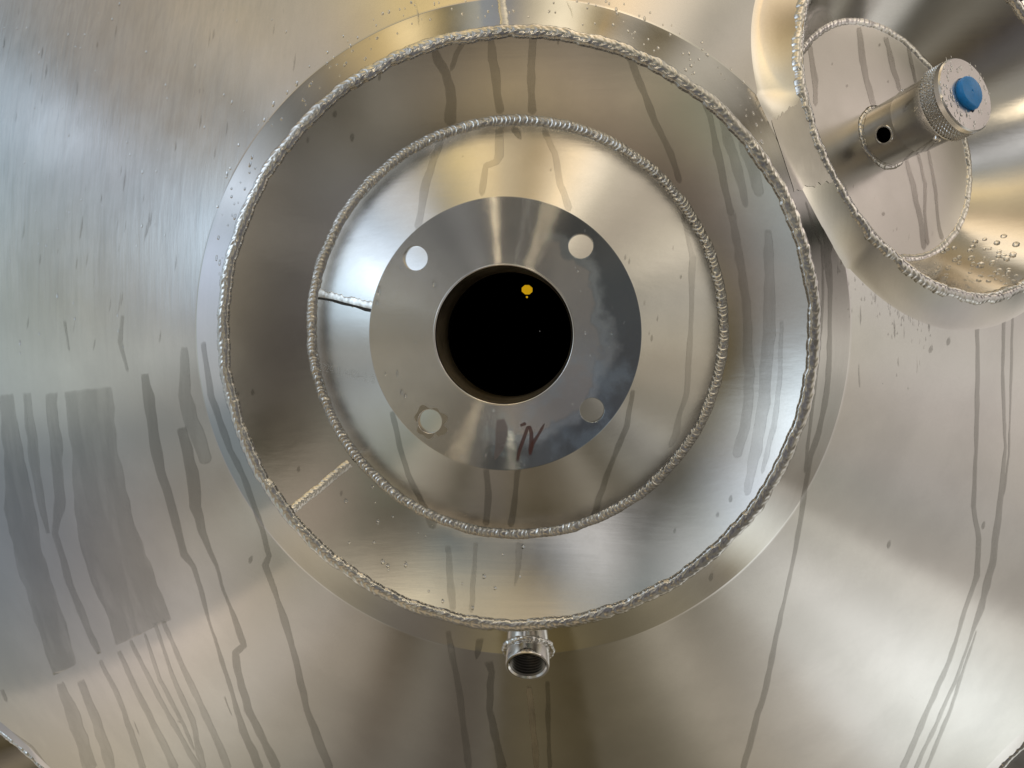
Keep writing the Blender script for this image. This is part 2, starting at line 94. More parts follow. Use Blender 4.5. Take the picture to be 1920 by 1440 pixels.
# ------------------------------------------------------------------ materials
def mat(name):
    global nt, L
    M_ = bpy.data.materials.new(name); M_.use_nodes = True; nt = M_.node_tree; L = nt.links.new; nt.nodes.clear()
    o = N('ShaderNodeOutputMaterial'); b = N('ShaderNodeBsdfPrincipled'); L(b.outputs[0], o.inputs[0])
    return M_, b
def noise(scale, stretch=(1, 1, 1), detail=4, rough=.55, off=0):
    t = N('ShaderNodeTexCoord'); mp = N('ShaderNodeMapping'); L(t.outputs['Object'], mp.inputs[0])
    mp.inputs['Scale'].default_value = stretch; mp.inputs['Location'].default_value = (off, off*.7, off*1.3)
    n = N('ShaderNodeTexNoise'); L(mp.outputs[0], n.inputs[0]); n.inputs['Scale'].default_value = scale
    n.inputs['Detail'].default_value = detail; n.inputs['Roughness'].default_value = rough
    return n.outputs[0]
def mixc(f, a, b):
    n = N('ShaderNodeMix', data_type='RGBA')
    if hasattr(f, 'node'): L(f, n.inputs[0])
    else: n.inputs[0].default_value = f
    for i, x in ((6, a), (7, b)):
        if hasattr(x, 'node'): L(x, n.inputs[i])
        else: n.inputs[i].default_value = (*x, 1)
    return n.outputs[2]
def bump(b, h, strength, dist, prev=None):
    n = N('ShaderNodeBump'); L(h, n.inputs['Height']); n.inputs['Strength'].default_value = strength; n.inputs['Distance'].default_value = dist
    if prev: L(prev, n.inputs['Normal'])
    L(n.outputs[0], b.inputs['Normal']); return n.outputs[0]
def steel(name, col, rough, brush=None, bs=.25, aniso=0, axis='Y', var=.05, wav=.5, rvar=.05):
    M_, b = mat(name); b.inputs['Metallic'].default_value = 1
    c = np.array(col); n1 = noise(9, detail=6)
    f = sstep(n1, .35, .65)
    fine = noise(700, detail=1, off=3)
    cc = mixc(f, tuple(c*(1-var)), tuple(np.minimum(c*(1+var), 1)))
    cc = mixc(mt('MULTIPLY', sstep(fine, .3, .7), .10), cc, tuple(c*.75)) ; L(cc, b.inputs['Base Color'])
    rn = noise(25, detail=5, off=5)
    L(mt('MULTIPLY_ADD', sstep(rn, .3, .7), rvar, rough), b.inputs['Roughness'])
    p = bump(b, noise(5, detail=2, off=9), wav, .0015)
    if brush: bump(b, noise(60, brush, detail=3, off=2), bs, .0004, p)
    if aniso:
        b.inputs['Anisotropic'].default_value = aniso
        t = N('ShaderNodeTangent', direction_type='RADIAL', axis=axis); L(t.outputs[0], b.inputs['Tangent'])
    return M_, b
BASE = (.66, .64, .61)
# outer shell: cold rolled sheet, dried wet haze at the upper left
shell_m, b = steel('shell_steel', BASE, .10, wav=.25)
t = N('ShaderNodeTexCoord'); s_ = N('ShaderNodeSeparateXYZ'); L(t.outputs['Object'], s_.inputs[0])
mask = mt('MULTIPLY', sstep(s_.outputs[0], -.10, -.42), sstep(s_.outputs[2], -.10, .12))
st = noise(1, (150, 60, 14), detail=5, rough=.6, off=4)
st2 = noise(1, (60, 30, 9), detail=4, off=8)
old = b.inputs['Base Color'].links[0].from_socket
mo = mt('MULTIPLY', mask, mt('MULTIPLY_ADD', sstep(st, .40, .68), .6, mt('MULTIPLY', sstep(st2, .5, .65), .5)), clamp=True)
L(mixc(mt('MULTIPLY', mo, .55), old, (.50, .49, .465)), b.inputs['Base Color'])
ro = b.inputs['Roughness'].links[0].from_socket
L(mt('MULTIPLY_ADD', mask, .10, ro), b.inputs['Roughness'])
nb = b.inputs['Normal'].links[0].from_socket
bn = N('ShaderNodeBump'); L(st, bn.inputs['Height']); L(mt('MULTIPLY', mask, .18), bn.inputs['Strength']); bn.inputs['Distance'].default_value = .001
L(nb, bn.inputs['Normal']); L(bn.outputs[0], b.inputs['Normal'])
collar_m, _ = steel('collar_steel', (.68, .66, .63), .07, (1, 1, .08), .12, wav=.8)
ring_m, _ = steel('ring_steel', (.64, .62, .59), .13, (.05, 1, 1.6), .22, wav=.35)
neck_m, _ = steel('neck_steel', (.68, .66, .63), .16, (.07, 1, 1.4), .18, wav=.5)
floor_m, _ = steel('floor_steel', (.64, .62, .59), .30, wav=.2)
floorwet_m, _ = steel('floor_wet_steel', (.49, .47, .44), .25, wav=.2)
wetd_m, _ = steel('wet_haze', (.575, .56, .53), .12, wav=.25)
wet_m, _ = steel('wet_steel', (.49, .475, .445), .11, wav=.25)
wetf_m, _ = steel('wet_steel_faint', (.575, .56, .53), .12, wav=.25)
def soften(M_, amount=1.0, low=.7):
    global nt, L
    nt = M_.node_tree; L = nt.links.new; b = next(n for n in nt.nodes if n.type == 'BSDF_PRINCIPLED')
    a = N('ShaderNodeAttribute', attribute_name='edge'); fn = noise(1, (160, 90, 9), detail=4, off=6)
    f = sstep(mt('ADD', a.outputs['Fac'], mt('MULTIPLY_ADD', fn, 3.0, -1.5)), -.2, 2.6)
    v = mt('MULTIPLY_ADD', sstep(noise(1, (60, 40, 6), detail=5, off=1), .35, .6), 1-low, low)
    L(mt('MULTIPLY', mt('MULTIPLY', f, v), amount*.88), b.inputs['Alpha'])
rust_m, _ = steel('rust_run', (.60, .545, .45), .3, var=.25)
thread_m, _ = steel('thread_steel', (.20, .19, .175), .3)
pale_m, _ = steel('pale_run_glint', (.80, .78, .72), .2)  # pale streaks and scratches, also painted glints on the collar
ringwet_m, _ = steel('ring_wet_steel', (.50, .485, .455), .13, (.05, 1, 1.6), .22, wav=.35)
ringfaint_m, _ = steel('ring_wet_faint', (.60, .58, .55), .14, (.05, 1, 1.6), .22, wav=.35)
soften(wetd_m, .75, .45)
for m_ in (ringwet_m, ringfaint_m, wet_m, wetf_m, rust_m, pale_m, floorwet_m): soften(m_)
ground_m, _ = steel('ground_steel', (.68, .66, .63), .30, (1, 1, .25), .9, var=.12, rvar=.2)
weld_m, b = steel('weld_steel', (.66, .645, .62), .19, var=.12, wav=0)
seam_m, _ = steel('seam_steel', (.78, .76, .72), .28, var=.15, wav=0)
pipe_m, _ = steel('pipe_steel', (.62, .60, .57), .10, wav=.3)
cap_m, _ = steel('cap_steel', (.66, .64, .61), .22, wav=.2)
sock_m, _ = steel('socket_steel', (.70, .68, .66), .10, wav=0)
bore_m, _ = steel('bore_steel', (.46, .39, .28), .42, var=.5)
def plain(name, col, rough=.5, metal=0, **k):
    M_, b = mat(name); b.inputs['Base Color'].default_value = (*col, 1); b.inputs['Roughness'].default_value = rough; b.inputs['Metallic'].default_value = metal
    n = noise(300); L(mixc(sstep(n, .3, .7), tuple(np.array(col)*.85), col), b.inputs['Base Color'])
    for a, v in k.items(): b.inputs[a].default_value = v
    return M_
dark_m = plain('inside_shade', (.004, .004, .004), 1.0, 0, **{'Specular IOR Level': 0.0})  # near-black colour stands in for shade inside the openings
gap_m = plain('dark_gap', (.03, .027, .022), .6)
blue_m = plain('blue_plastic', (.012, .27, .74), .35)
blue_in = plain('blue_plastic_slit', (.01, .03, .07), .6)
pen_m = plain('marker_ink', (.17, .08, .07), .35, .5); pen_m.node_tree.nodes['Principled BSDF'].inputs['Alpha'].default_value = .62
smear_m, _ = steel('marker_smear', (.52, .46, .45), .2); smear_m.node_tree.nodes['Principled BSDF'].inputs['Alpha'].default_value = .6
stain_m, _ = steel('rust_stain', (.42, .38, .31), .35, var=.3); stain_m.node_tree.nodes['Principled BSDF'].inputs['Alpha'].default_value = .75
stamp_m = plain('stamp_marks', (.75, .76, .75), .35, .6)
water_m, b = mat('water'); b.inputs['Base Color'].default_value = (.95, .97, 1, 1); b.inputs['Roughness'].default_value = .02
b.inputs['IOR'].default_value = 1.33; b.inputs['Transmission Weight'].default_value = 1
glow_m, b = mat('yellow_glow'); b.inputs['Base Color'].default_value = (0, 0, 0, 1)
b.inputs['Emission Color'].default_value = (1, .56, .012, 1); b.inputs['Emission Strength'].default_value = .5
# flange: lathe-turned face with heat tint, and dark reflections painted into the colour
flange_m, b = mat('turned_steel'); b.inputs['Metallic'].default_value = 1
t = N('ShaderNodeTexCoord'); P_ = t.outputs['Object']
s_ = N('ShaderNodeSeparateXYZ'); L(P_, s_.inputs[0])
rr = mt('SQRT', mt('ADD', mt('POWER', s_.outputs[0], 2.0), mt('POWER', s_.outputs[2], 2.0)))
n1 = noise(22, detail=5, rough=.6); n2 = noise(9, detail=3, off=3)
rp = mt('ADD', rr, mt('MULTIPLY_ADD', n1, .045, -.0225))
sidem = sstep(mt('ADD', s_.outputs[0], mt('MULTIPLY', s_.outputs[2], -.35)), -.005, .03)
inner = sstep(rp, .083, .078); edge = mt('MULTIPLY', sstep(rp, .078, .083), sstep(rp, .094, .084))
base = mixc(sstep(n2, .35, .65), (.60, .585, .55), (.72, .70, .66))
dark = mixc(sidem, base, (.26, .285, .31))  # right side painted slate for the dark reflection there
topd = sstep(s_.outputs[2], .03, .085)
dark = mixc(mt('MULTIPLY', topd, .5), dark, (.30, .30, .30))  # top darkened in the colour, also as a reflection
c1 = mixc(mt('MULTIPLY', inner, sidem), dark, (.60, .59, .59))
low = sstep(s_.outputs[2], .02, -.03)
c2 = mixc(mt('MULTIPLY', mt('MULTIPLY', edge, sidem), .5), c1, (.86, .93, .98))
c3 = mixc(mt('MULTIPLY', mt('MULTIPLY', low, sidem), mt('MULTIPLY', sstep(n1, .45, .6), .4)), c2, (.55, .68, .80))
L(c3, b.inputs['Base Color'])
L(mt('MULTIPLY_ADD', mt('MULTIPLY', inner, sidem), .12, .07), b.inputs['Roughness'])
# fine concentric lathe grooves: the normal leans in and out along the radius
wn = N('ShaderNodeTexWhiteNoise', noise_dimensions='1D'); L(mt('MULTIPLY', rr, 40000.0), wn.inputs['W'])
g_ = mt('MULTIPLY_ADD', wn.outputs['Value'], 2.0, -1.0); g_ = mt('MULTIPLY', mt('POWER', mt('ABSOLUTE', g_), 2.6), mt('SIGN', g_))
g_ = mt('MULTIPLY', g_, .42)
cx_ = N('ShaderNodeCombineXYZ'); L(s_.outputs[0], cx_.inputs[0]); L(s_.outputs[2], cx_.inputs[2])
geo = N('ShaderNodeNewGeometry')
nv = vm('NORMALIZE', vm('ADD', geo.outputs['Normal'], vm('SCALE', vm('NORMALIZE', cx_.outputs[0]).outputs[0], s=g_).outputs[0]).outputs[0]).outputs[0]
wv_ = N('ShaderNodeBump'); L(noise(30, detail=2, off=4), wv_.inputs['Height']); wv_.inputs['Strength'].default_value = .3; wv_.inputs['Distance'].default_value = .0003
L(nv, wv_.inputs['Normal']); L(wv_.outputs[0], b.inputs['Normal'])
# ------------------------------------------------------------------ surface of the head, y as a function of radius round the nozzle axis
_d = np.linspace(0, .07175, 30)
PR = np.r_[.056, .10, .15, (.27055-_d)[::-1], .3158]; PY = np.r_[.050, .0716, .0961, (.078+.75*_d-2.3*_d**2)[::-1], .118]
def prof(r):
    r = np.asarray(r, float); d = r-.3158
    return np.where(r > .3158, .118+.47*d+.10*d*d, np.interp(r, PR, PY))
def shift(r): return np.interp(r, [.11, .1988, .27055], [0, .0028, -.0024])     # the rings are not quite concentric
def rad(P):
    r = np.hypot(P[..., 0], P[..., 2]); return np.hypot(P[..., 0], P[..., 2]-shift(r))
def gfun(P): return P[..., 1]-prof(rad(P))
def pray(px, py):
    v = RIGHT*(px-960)+UP*(720-py)+FWD*FPX; return v/np.linalg.norm(v)
TT = np.arange(.45, 3.5, .0015)
def at(px, py, rmin=0, rmax=9):
    v = pray(px, py); P = CAM+v*TT[:, None]; r = rad(P); g = (gfun(P) > 0) & (r > rmin)
    k = int(np.argmax(g)); a, b_ = TT[k-1], TT[k]
    for _ in range(14):
        c = (a+b_)/2
        if gfun(CAM+v*c) > 0: b_ = c
        else: a = c
    return CAM+v*b_
def nrm(P):
    e = 4e-4; g = np.array([gfun(P+np.eye(3)[i]*e)-gfun(P-np.eye(3)[i]*e) for i in range(3)]); g = -g/np.linalg.norm(g); return g
def on_plane(c, n): 
    def f(px, py):
        v = pray(px, py); return CAM+v*(np.dot(c-CAM, n)/np.dot(v, n))
    return f, (lambda P: n)
# ------------------------------------------------------------------ mesh helpers
def link(name, me, parent=None):
    o = bpy.data.objects.new(name, me); scn.collection.objects.link(o)
    if parent: o.parent = parent
    return o
class MB:
    def __init__(s): s.soft = {}; s.v = []; s.f = []; s.m = []; s.n = 0
    def add(s, V, Fc, mi=0):
        V = np.asarray(V, float).reshape(-1, 3); s.v.append(V)
        s.f += [tuple(i+s.n for i in f) for f in Fc]; s.m += [mi]*len(Fc); s.n += len(V)
    def grid(s, G, closed=False, mi=0, keep=None):
        G = np.asarray(G); a, b_ = G.shape[:2]; F_ = []
        for i in range(a if closed else a-1):
            i2 = (i+1) % a
            for j in range(b_-1):
                if keep is not None and not keep[i, j]: continue
                F_.append((i*b_+j, i2*b_+j, i2*b_+j+1, i*b_+j+1))
        s.add(G, F_, mi)
    def obj(s, name, mats, parent=None, smooth=True, angle=None):
        me = bpy.data.meshes.new(name); me.from_pydata(np.concatenate(s.v).tolist(), [], s.f)
        for m_ in (mats if isinstance(mats, list) else [mats]): me.materials.append(m_)
        me.polygons.foreach_set('material_index', s.m); me.polygons.foreach_set('use_smooth', [smooth]*len(s.f))
        if angle: me.set_sharp_from_angle(angle=math.radians(angle))
        if s.soft:
            at_ = me.attributes.new('edge', 'FLOAT', 'POINT'); a_ = np.full(s.n, 9.0, np.float32)
            for k, v in s.soft.items(): a_[k:k+len(v)] = v
            at_.data.foreach_set('value', a_)
        me.update(); return link(name, me, parent)
def ribbon(mb, pts, surf=None, mi=0, lift=.00012, cols=None, jag=.10, clip=None):
    """a run of dried water: pts = (px, py, width px) traced where it lies on the steel"""
    P = []
    at_, nr_ = surf if surf else (at, nrm)
    pts = [p if len(p) == 3 else (*p, 8) for p in pts]
    for a, b_ in zip(pts[:-1], pts[1:]):
        n = max(2, int(math.hypot(b_[0]-a[0], b_[1]-a[1])/7))
        for k in range(n): P.append([a[i]+(b_[i]-a[i])*k/n for i in range(3)])
    P.append(list(pts[-1])); P = np.array(P)
    T = np.gradient(P[:, :2], axis=0); T /= np.linalg.norm(T, axis=1)[:, None]+1e-9; S = np.stack([-T[:, 1], T[:, 0]], 1)
    wob = lambda: np.interp(np.arange(len(P)), np.arange(0, len(P)+6, 3), rng.uniform(-1, 1, len(np.arange(0, len(P)+6, 3))))
    aj = np.minimum(P[:, 2]*jag, 2.2); wl = P[:, 2]/2+aj*wob(); wr = P[:, 2]/2+aj*wob()
    
    if not clip: wl[-1] *= .3; wr[-1] *= .3
    cols = cols or int(min(16, max(6, P[:, 2].max()/6))); G = []; ED = []
    for k in range(len(P)):
        row = []
        for c in range(cols+1):
            u = -wl[k]+(wl[k]+wr[k])*(.5-.5*math.cos(PI*c/cols)); q = P[k, :2]+S[k]*u
            e_ = min(u+wl[k], wr[k]-u, k*2.5, (len(P)-1-k)*4)
            if clip:
                yl = clip(q[0]); e_ = min(u+wl[k], wr[k]-u, k*2.5, max(0, (yl-q[1])*.7)); q[1] = min(q[1], yl)
            ED.append(e_)
            X = at_(q[0], q[1]); row.append(X+nr_(X)*lift)
        G.append(row)
    mb.soft[mb.n] = np.array(ED, np.float32); mb.grid(np.array(G), mi=mi)
def frame(n):
    n = np.asarray(n, float); n = n/np.linalg.norm(n); u = np.cross(n, [0, 0, 1.]); u /= np.linalg.norm(u); return u, np.cross(n, u), n
def lathe(mb, c, ax, prf, seg=96, mi=0, a0=0, closed=True, fn=None):
    u, v, n = frame(ax); t = a0+np.arange(seg)/seg*2*PI
    G = np.array([[c+n*h+r*(math.cos(a)*u+math.sin(a)*v) for r, h in prf] for a in t]); mb.grid(G, closed=True, mi=mi)
def snoise(n, per, k=3, loop=True):
    x = np.arange(n)/n; o = np.zeros(n)
    for i in range(k):
        f = max(1, int(per*(1.9**i))); o += np.sin(2*PI*(f*x+rng.random()))*rng.uniform(.4, 1)/(1.5**i)
    return o/1.6
def weld(P, S, Nn, hw, h, pitch, closed, name, parent, bend=.9, wob=.10, amp=.45, mats=None, flip=1, jit=.25, per=40, mbx=None):
    """stack-of-dimes bead along P (n,3); S across, Nn up"""
    P = np.asarray(P); d = np.linalg.norm(np.diff(np.vstack([P, P[:1]]) if closed else P, axis=0), axis=1); s = np.r_[0, np.cumsum(d)]
    tot = s[-1]; nr = max(3, round(tot/pitch)); SUB = 7; n = nr*SUB
    q = np.arange(n)/n*tot
    def rs(A):
        A = np.vstack([A, A[:1]]) if closed else A
        return np.stack([np.interp(q, s[:len(A)], A[:, i]) for i in range(3)], 1)
    p, sd, up = rs(P), rs(S), rs(Nn)
    sd /= np.linalg.norm(sd, axis=1)[:, None]; up /= np.linalg.norm(up, axis=1)[:, None]
    wv = hw*(1+wob*snoise(n, per)+.5*wob*snoise(n, per*4)); off = hw*wob*1.1*snoise(n, per*.6)
    hv = h*(1+wob*snoise(n, per*1.3))
    warp = jit*(snoise(n, per)+.6*snoise(n, per*3.3))      # uneven ripple spacing
    rh = rng.uniform(.5, 1.25, nr+6); rw = rng.uniform(.98, 1.02, nr+6)
    V = np.linspace(-1, 1, 13); G = np.zeros((n, 13, 3)); ph0 = np.arange(n)/SUB+warp*2
    for j, v in enumerate(V):
        ph = ph0-flip*bend*v*v; idx = np.floor(ph).astype(int) % nr; fr = ph-np.floor(ph)
        dome = max(0, 1-v*v)**.85
        rip = amp*(rh[idx]*(np.sin(PI*np.clip(fr*.92+.04, 0, 1)**1.35)**.8)-.45)*(1-abs(v)**6)
        wj = wv*(rw[idx])
        G[:, j] = p+sd*((v*wj+off)[:, None])+up*((hv*(dome+rip*.55)-.08*h)[:, None])
    G = np.concatenate([G[:, :1]-up[:, None]*.0028-sd[:, None]*.0006, G, G[:, -1:]-up[:, None]*.0028+sd[:, None]*.0006], 1)   # toes run into the sheet
    mb = mbx or MB(); mb.grid(G, closed=closed)
    return None if mbx else mb.obj(name, mats or weld_m, parent)
def circ_weld(c, ax, R, tilt, name, parent, **k):
    """bead on a circle; up direction leans outward by tilt degrees from the axis"""
    u, v, n = frame(ax); t = np.arange(720)/720*2*PI; rdir = np.cos(t)[:, None]*u+np.sin(t)[:, None]*v
    a = math.radians(tilt); return weld(c+R*rdir, rdir*math.cos(a)-n*math.sin(a), n*math.cos(a)+rdir*math.sin(a), closed=True, name=name, parent=parent, **k)
def drops(mb, L_, surf=None, mi=0):
    """(px, py, half width px, half length px) low water beads lying on the steel"""
    at_, nr_ = surf if surf else (at, nrm)
    for px, py, a, b_ in L_:
        X = at_(px, py); n = nr_(X); u = np.cross(n, [0, 0, 1.]); u /= np.linalg.norm(u); v = np.cross(n, u); 
        if v[2] > 0: v = -v
        s = np.linalg.norm(X-CAM)/FPX; V = [X+n*.0002+n*(.55*a*s)]; F_ = []; K = 10
        for ring, (rf, hf) in enumerate(((.55, .45), (.9, .2), (1.0, -.1))):
            for k in range(K):
                t = 2*PI*k/K; V.append(X+n*(.0002+hf*a*s)+u*math.cos(t)*a*s*rf*(1+.15*math.sin(t))+v*math.sin(t)*b_*s*rf)
        for k in range(K): F_.append((0, 1+k, 1+(k+1) % K))
        for r_ in range(2):
            for k in range(K): F_.append((1+r_*K+k, 1+(r_+1)*K+k, 1+(r_+1)*K+(k+1) % K, 1+r_*K+(k+1) % K))
        mb.add(V, F_, mi)
def rand_drops(n, x0, x1, y0, y1, a=(1.2, 2.6), l=(1.2, 3.5), cond=None):
    o = []
    while len(o) < n:
        x, y = rng.uniform(x0, x1), rng.uniform(y0, y1)
        if cond and not cond(x, y): continue
        aa = rng.uniform(*a); o.append((x, y, aa, aa*rng.uniform(*l)))
    return o
def ell(x, y, cx, cy, rx, ry): return ((x-cx)/rx)**2+((y-cy)/ry)**2
# ------------------------------------------------------------------ the tank
tank = bpy.data.objects.new('steel_tank', None); scn.collection.objects.link(tank)
tank['label'] = 'brushed stainless steel tank head with ring welds, round flange and dried water runs'; tank['category'] = 'tank'
# side nozzles: rim centre, axis
NZ = np.array([.39386196+.04866, .80565937-.6, .22594046+.00511]); NN = np.array([.47156164, -.85546414, .21403439]); NN /= np.linalg.norm(NN)
NR, ND, NFR = .2004, .0789, .1393; NRB = NR+.034
def nozzle_frame(az, r, off):
    a = math.radians(az); sl = .47+.2*(r-.3158); th = math.atan(sl)
    n = np.array([math.sin(th)*math.cos(a), -math.cos(th), math.sin(th)*math.sin(a)])
    c = np.array([r*math.cos(a), float(prof(r)), r*math.sin(a)-.0024]); return c+n*off, n
CORN = [nozzle_frame(-137, 1.27, .003), nozzle_frame(-41, 1.03, .003)]
NOZ = [(NZ, NN)]+CORN
def axis_dist(P, c, n): d = P-c; h = d@n; return np.linalg.norm(d-h[..., None]*n, axis=-1)
# outer shell, a shallow cone that turns into the cylinder far out
rs = np.r_[np.linspace(.3158, 1.5, 220), np.linspace(1.51, 1.7, 20)[1:]]
def shell_y(r):
    y = prof(np.minimum(r, 1.5)); k = np.clip((r-1.5)/.2, 0, 1); return y+.25*(1-np.sqrt(np.maximum(0, 1-k*k)))*2.2+np.where(r > 1.5, (r-1.5)*.7, 0)
NS = 560; ph = np.arange(NS)/NS*2*PI
G = np.stack([np.outer(np.cos(ph), rs), np.tile(shell_y(rs), (NS, 1)), np.outer(np.sin(ph), rs)-.0024], 2)
G = np.concatenate([G, np.stack([G[:, -1, 0], G[:, -1, 1]+1.6, G[:, -1, 2]], 1)[:, None]], 1)
Gc = (G[:, :-1]+np.roll(G, -1, 0)[:, :-1]+G[:, 1:]+np.roll(G, -1, 0)[:, 1:])/4
keep = np.ones(Gc.shape[:2], bool)
for c, n in NOZ: keep &= ~((axis_dist(Gc, c, n) < NR+.012) & (np.abs((Gc-c)@n) < .2))
sh = MB(); sh.grid(G, closed=True, keep=keep)
SK = [  # dried water runs on the shell (dark)
 [(1545,340,22),(1550,400,24),(1555,430,22),(1552,484,16),(1557,542,12),(1556,593,10),(1555,665,11),(1550,737,11),(1536,810,12),(1521,856,12),(1512,900,12),(1503,960,11),(1490,1040,10),(1470,1130,9),(1450,1220,12),(1435,1290,13),(1410,1380,13),(1392,1446,13)],
 [(1510,376,4),(1525,423,7),(1541,460,7),(1543,500,6),(1543,571,7),(1536,647,8),(1527,737,8),(1514,845,8),(1508,890,7)],
 [(1832,566,8),(1833,700,10),(1830,850,9),(1825,950,10),(1835,1010,11),(1832,1080,11),(1805,1160,10),(1780,1240,11),(1740,1330,12),(1690,1446,14)],
 [(1884,566,9),(1880,700,8),(1885,840,8),(1878,920,12),(1862,1050,15),(1840,1140,14),(1825,1180,8),(1805,1240,7),(1790,1280,8),(1750,1370,9),(1714,1446,10)],
 [(1899,560,7),(1896,700,6),(1892,850,5),(1882,930,5)],
 [(1832,1180,5),(1812,1240,7),(1782,1330,8),(1735,1446,9)],
 [(380,640,10),(395,740,14),(430,840,14),(455,890,12),(470,930,12),(490,990,12),(505,1042,12),(497,1060,14),(521,1125,11),(532,1160,16),(544,1200,14),(559,1256,14),(575,1330,14),(598,1390,16),(620,1446,16)],
 [(270,700,16),(280,750,22),(290,830,24),(300,880,18),(310,910,16),(325,960,18),(345,1040,16),(362,1062,10),(375,1100,11),(390,1160,7),(410,1220,9),(435,1300,10),(455,1370,16),(490,1446,18)],
 [(340,800,20),(358,880,26),(368,950,24),(380,1000,14),(405,1060,9),(420,1110,8),(440,1160,11),(456,1210,14),(441,1224,16),(446,1262,14),(465,1330,16),(490,1380,17),(522,1446,17)],
 [(10,738,28),(25,850,38),(36,950,58),(56,1050,54),(95,1170,56),(122,1255,52),(135,1300,52)],
 [(50,735,18),(62,850,22),(76,940,16),(90,1000,8)],
 [(95,735,24),(105,850,26),(112,940,24),(103,1000,14),(131,1095,16),(161,1170,15),(184,1222,12),(195,1250,12)],
 [(165,728,92),(178,850,88),(190,940,104),(201,1000,112),(225,1072,118),(258,1150,112),(285,1235,120)],
 [(2,1290,10),(14,1318,8)],
 [(915,1238,18),(921,1262,14),(918,1330,16),(930,1385,16),(944,1446,18)],
 [(1026,1276,10),(1028,1350,11),(1031,1446,10)],
 [(899,1195,16),(895,1225,14),(893,1238,4)],
 [(250,1350,4),(262,1380,3)],[(420,1305,5),(436,1345,3)],[(332,1350,6),(343,1358,4)]]
SF = [  # faint ones
 [(112,1279,18),(140,1350,26),(172,1446,28)], [(150,1275,14),(180,1350,20),(210,1446,22)],
 [(187,1237,9),(225,1312,12),(270,1446,14)], [(221,1219,9),(262,1305,14),(330,1446,16)],
 [(244,1200,9),(300,1312,11),(375,1446,12)], [(270,1185,7),(300,1275,9),(345,1361,9),(365,1410,6)],
 [(289,1166,8),(322,1264,9),(360,1350,12),(382,1446,14)], [(304,1162,9),(337,1237,11),(379,1327,14),(431,1446,16)],
 [(840,1182,12),(850,1240,13),(862,1300,13),(872,1380,14),(880,1446,14)],
 [(345,650,14),(347,740,26),(362,800,30),(390,870,26)], [(120,600,6),(130,660,5)],
 [(16,1370,6),(60,1400,5),(95,1446,6)], [(230,590,8),(225,640,10),(240,700,6)], [(1570,400,4),(1578,440,5),(1577,500,3)],
 [(1610,680,4),(1612,730,4)]]
CL = lambda x: 1316-.478*x  # reflection edge put into the shape of the wide wet runs
for i, p in enumerate(SK): ribbon(sh, p, mi=7 if 9 <= i <= 12 else 1, clip=CL if 9 <= i <= 12 else None)
for p in SF: ribbon(sh, p, mi=2)
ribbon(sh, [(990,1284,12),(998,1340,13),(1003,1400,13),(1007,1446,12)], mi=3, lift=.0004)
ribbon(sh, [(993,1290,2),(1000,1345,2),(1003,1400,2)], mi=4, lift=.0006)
# ground patch between the two collars
dashes = []
while len(dashes) < 95:
    k = rng.random(); x = 1555+k*190+rng.normal()*14; y = 352+k*165+abs(rng.normal())*75+rng.uniform(0, 20)
    if ell(x, y, 969, 615, 585, 600) > 1 and ell(x, y, 1745, 182, 262, 395) > 1: dashes.append((x, y))
for x, y in dashes:
    l = rng.uniform(3, 9)+rng.exponential(7); ribbon(sh, [(x, y, 1.5), (x+rng.uniform(-1, 1), y+l*.6, rng.uniform(2, 4)), (x+rng.uniform(-1, 1), y+l, 2.5)], mi=1, cols=2)
for x, y in [(1667,1021),(1844,985),(1745,655),(1778,640),(1333,1082),(470,1050),(605,950),(1655,400)][:6]:
    ribbon(sh, [(x+2,y-9,4),(x,y,9),(x-2,y+9,6)], mi=1, cols=3)
ld = rand_drops(60, 5, 540, 5, 700, a=(.7, 1.8), l=(1.1, 3), cond=lambda x, y: ell(x, y, 969, 615, 640, 650) > 1)
drops(sh, ld, mi=6)
for x, y, a_, b_ in rand_drops(60, 0, 620, 0, 640, a=(1.2, 3.2), l=(3, 9), cond=lambda x, y: ell(x, y, 969, 615, 650, 660) > 1):
    ribbon(sh, [(x+b_*.1, y, a_*.7), (x, y+b_, a_*1.6), (x-b_*.15, y+b_*2, a_)], mi=2, cols=2)
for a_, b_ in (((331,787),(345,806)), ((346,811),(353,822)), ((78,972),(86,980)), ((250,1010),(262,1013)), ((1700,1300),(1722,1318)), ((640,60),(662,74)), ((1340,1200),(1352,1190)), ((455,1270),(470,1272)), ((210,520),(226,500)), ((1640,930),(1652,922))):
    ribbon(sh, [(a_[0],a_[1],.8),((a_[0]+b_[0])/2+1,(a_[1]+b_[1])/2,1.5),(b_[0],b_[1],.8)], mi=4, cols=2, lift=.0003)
shell = sh.obj('outer_shell', [shell_m, wet_m, wetf_m, rust_m, pale_m, ground_m, water_m, wetd_m], tank)

def rotgrid(r0, r1, n, seg=720):
    r = np.linspace(r0, r1, n); p_ = np.arange(seg)/seg*2*PI
    return np.stack([np.outer(np.cos(p_), r), np.tile(prof(r), (seg, 1)), np.outer(np.sin(p_), r)+np.tile(shift(r), (seg, 1))], 2)
Y_ = np.array([0, -1., 0])
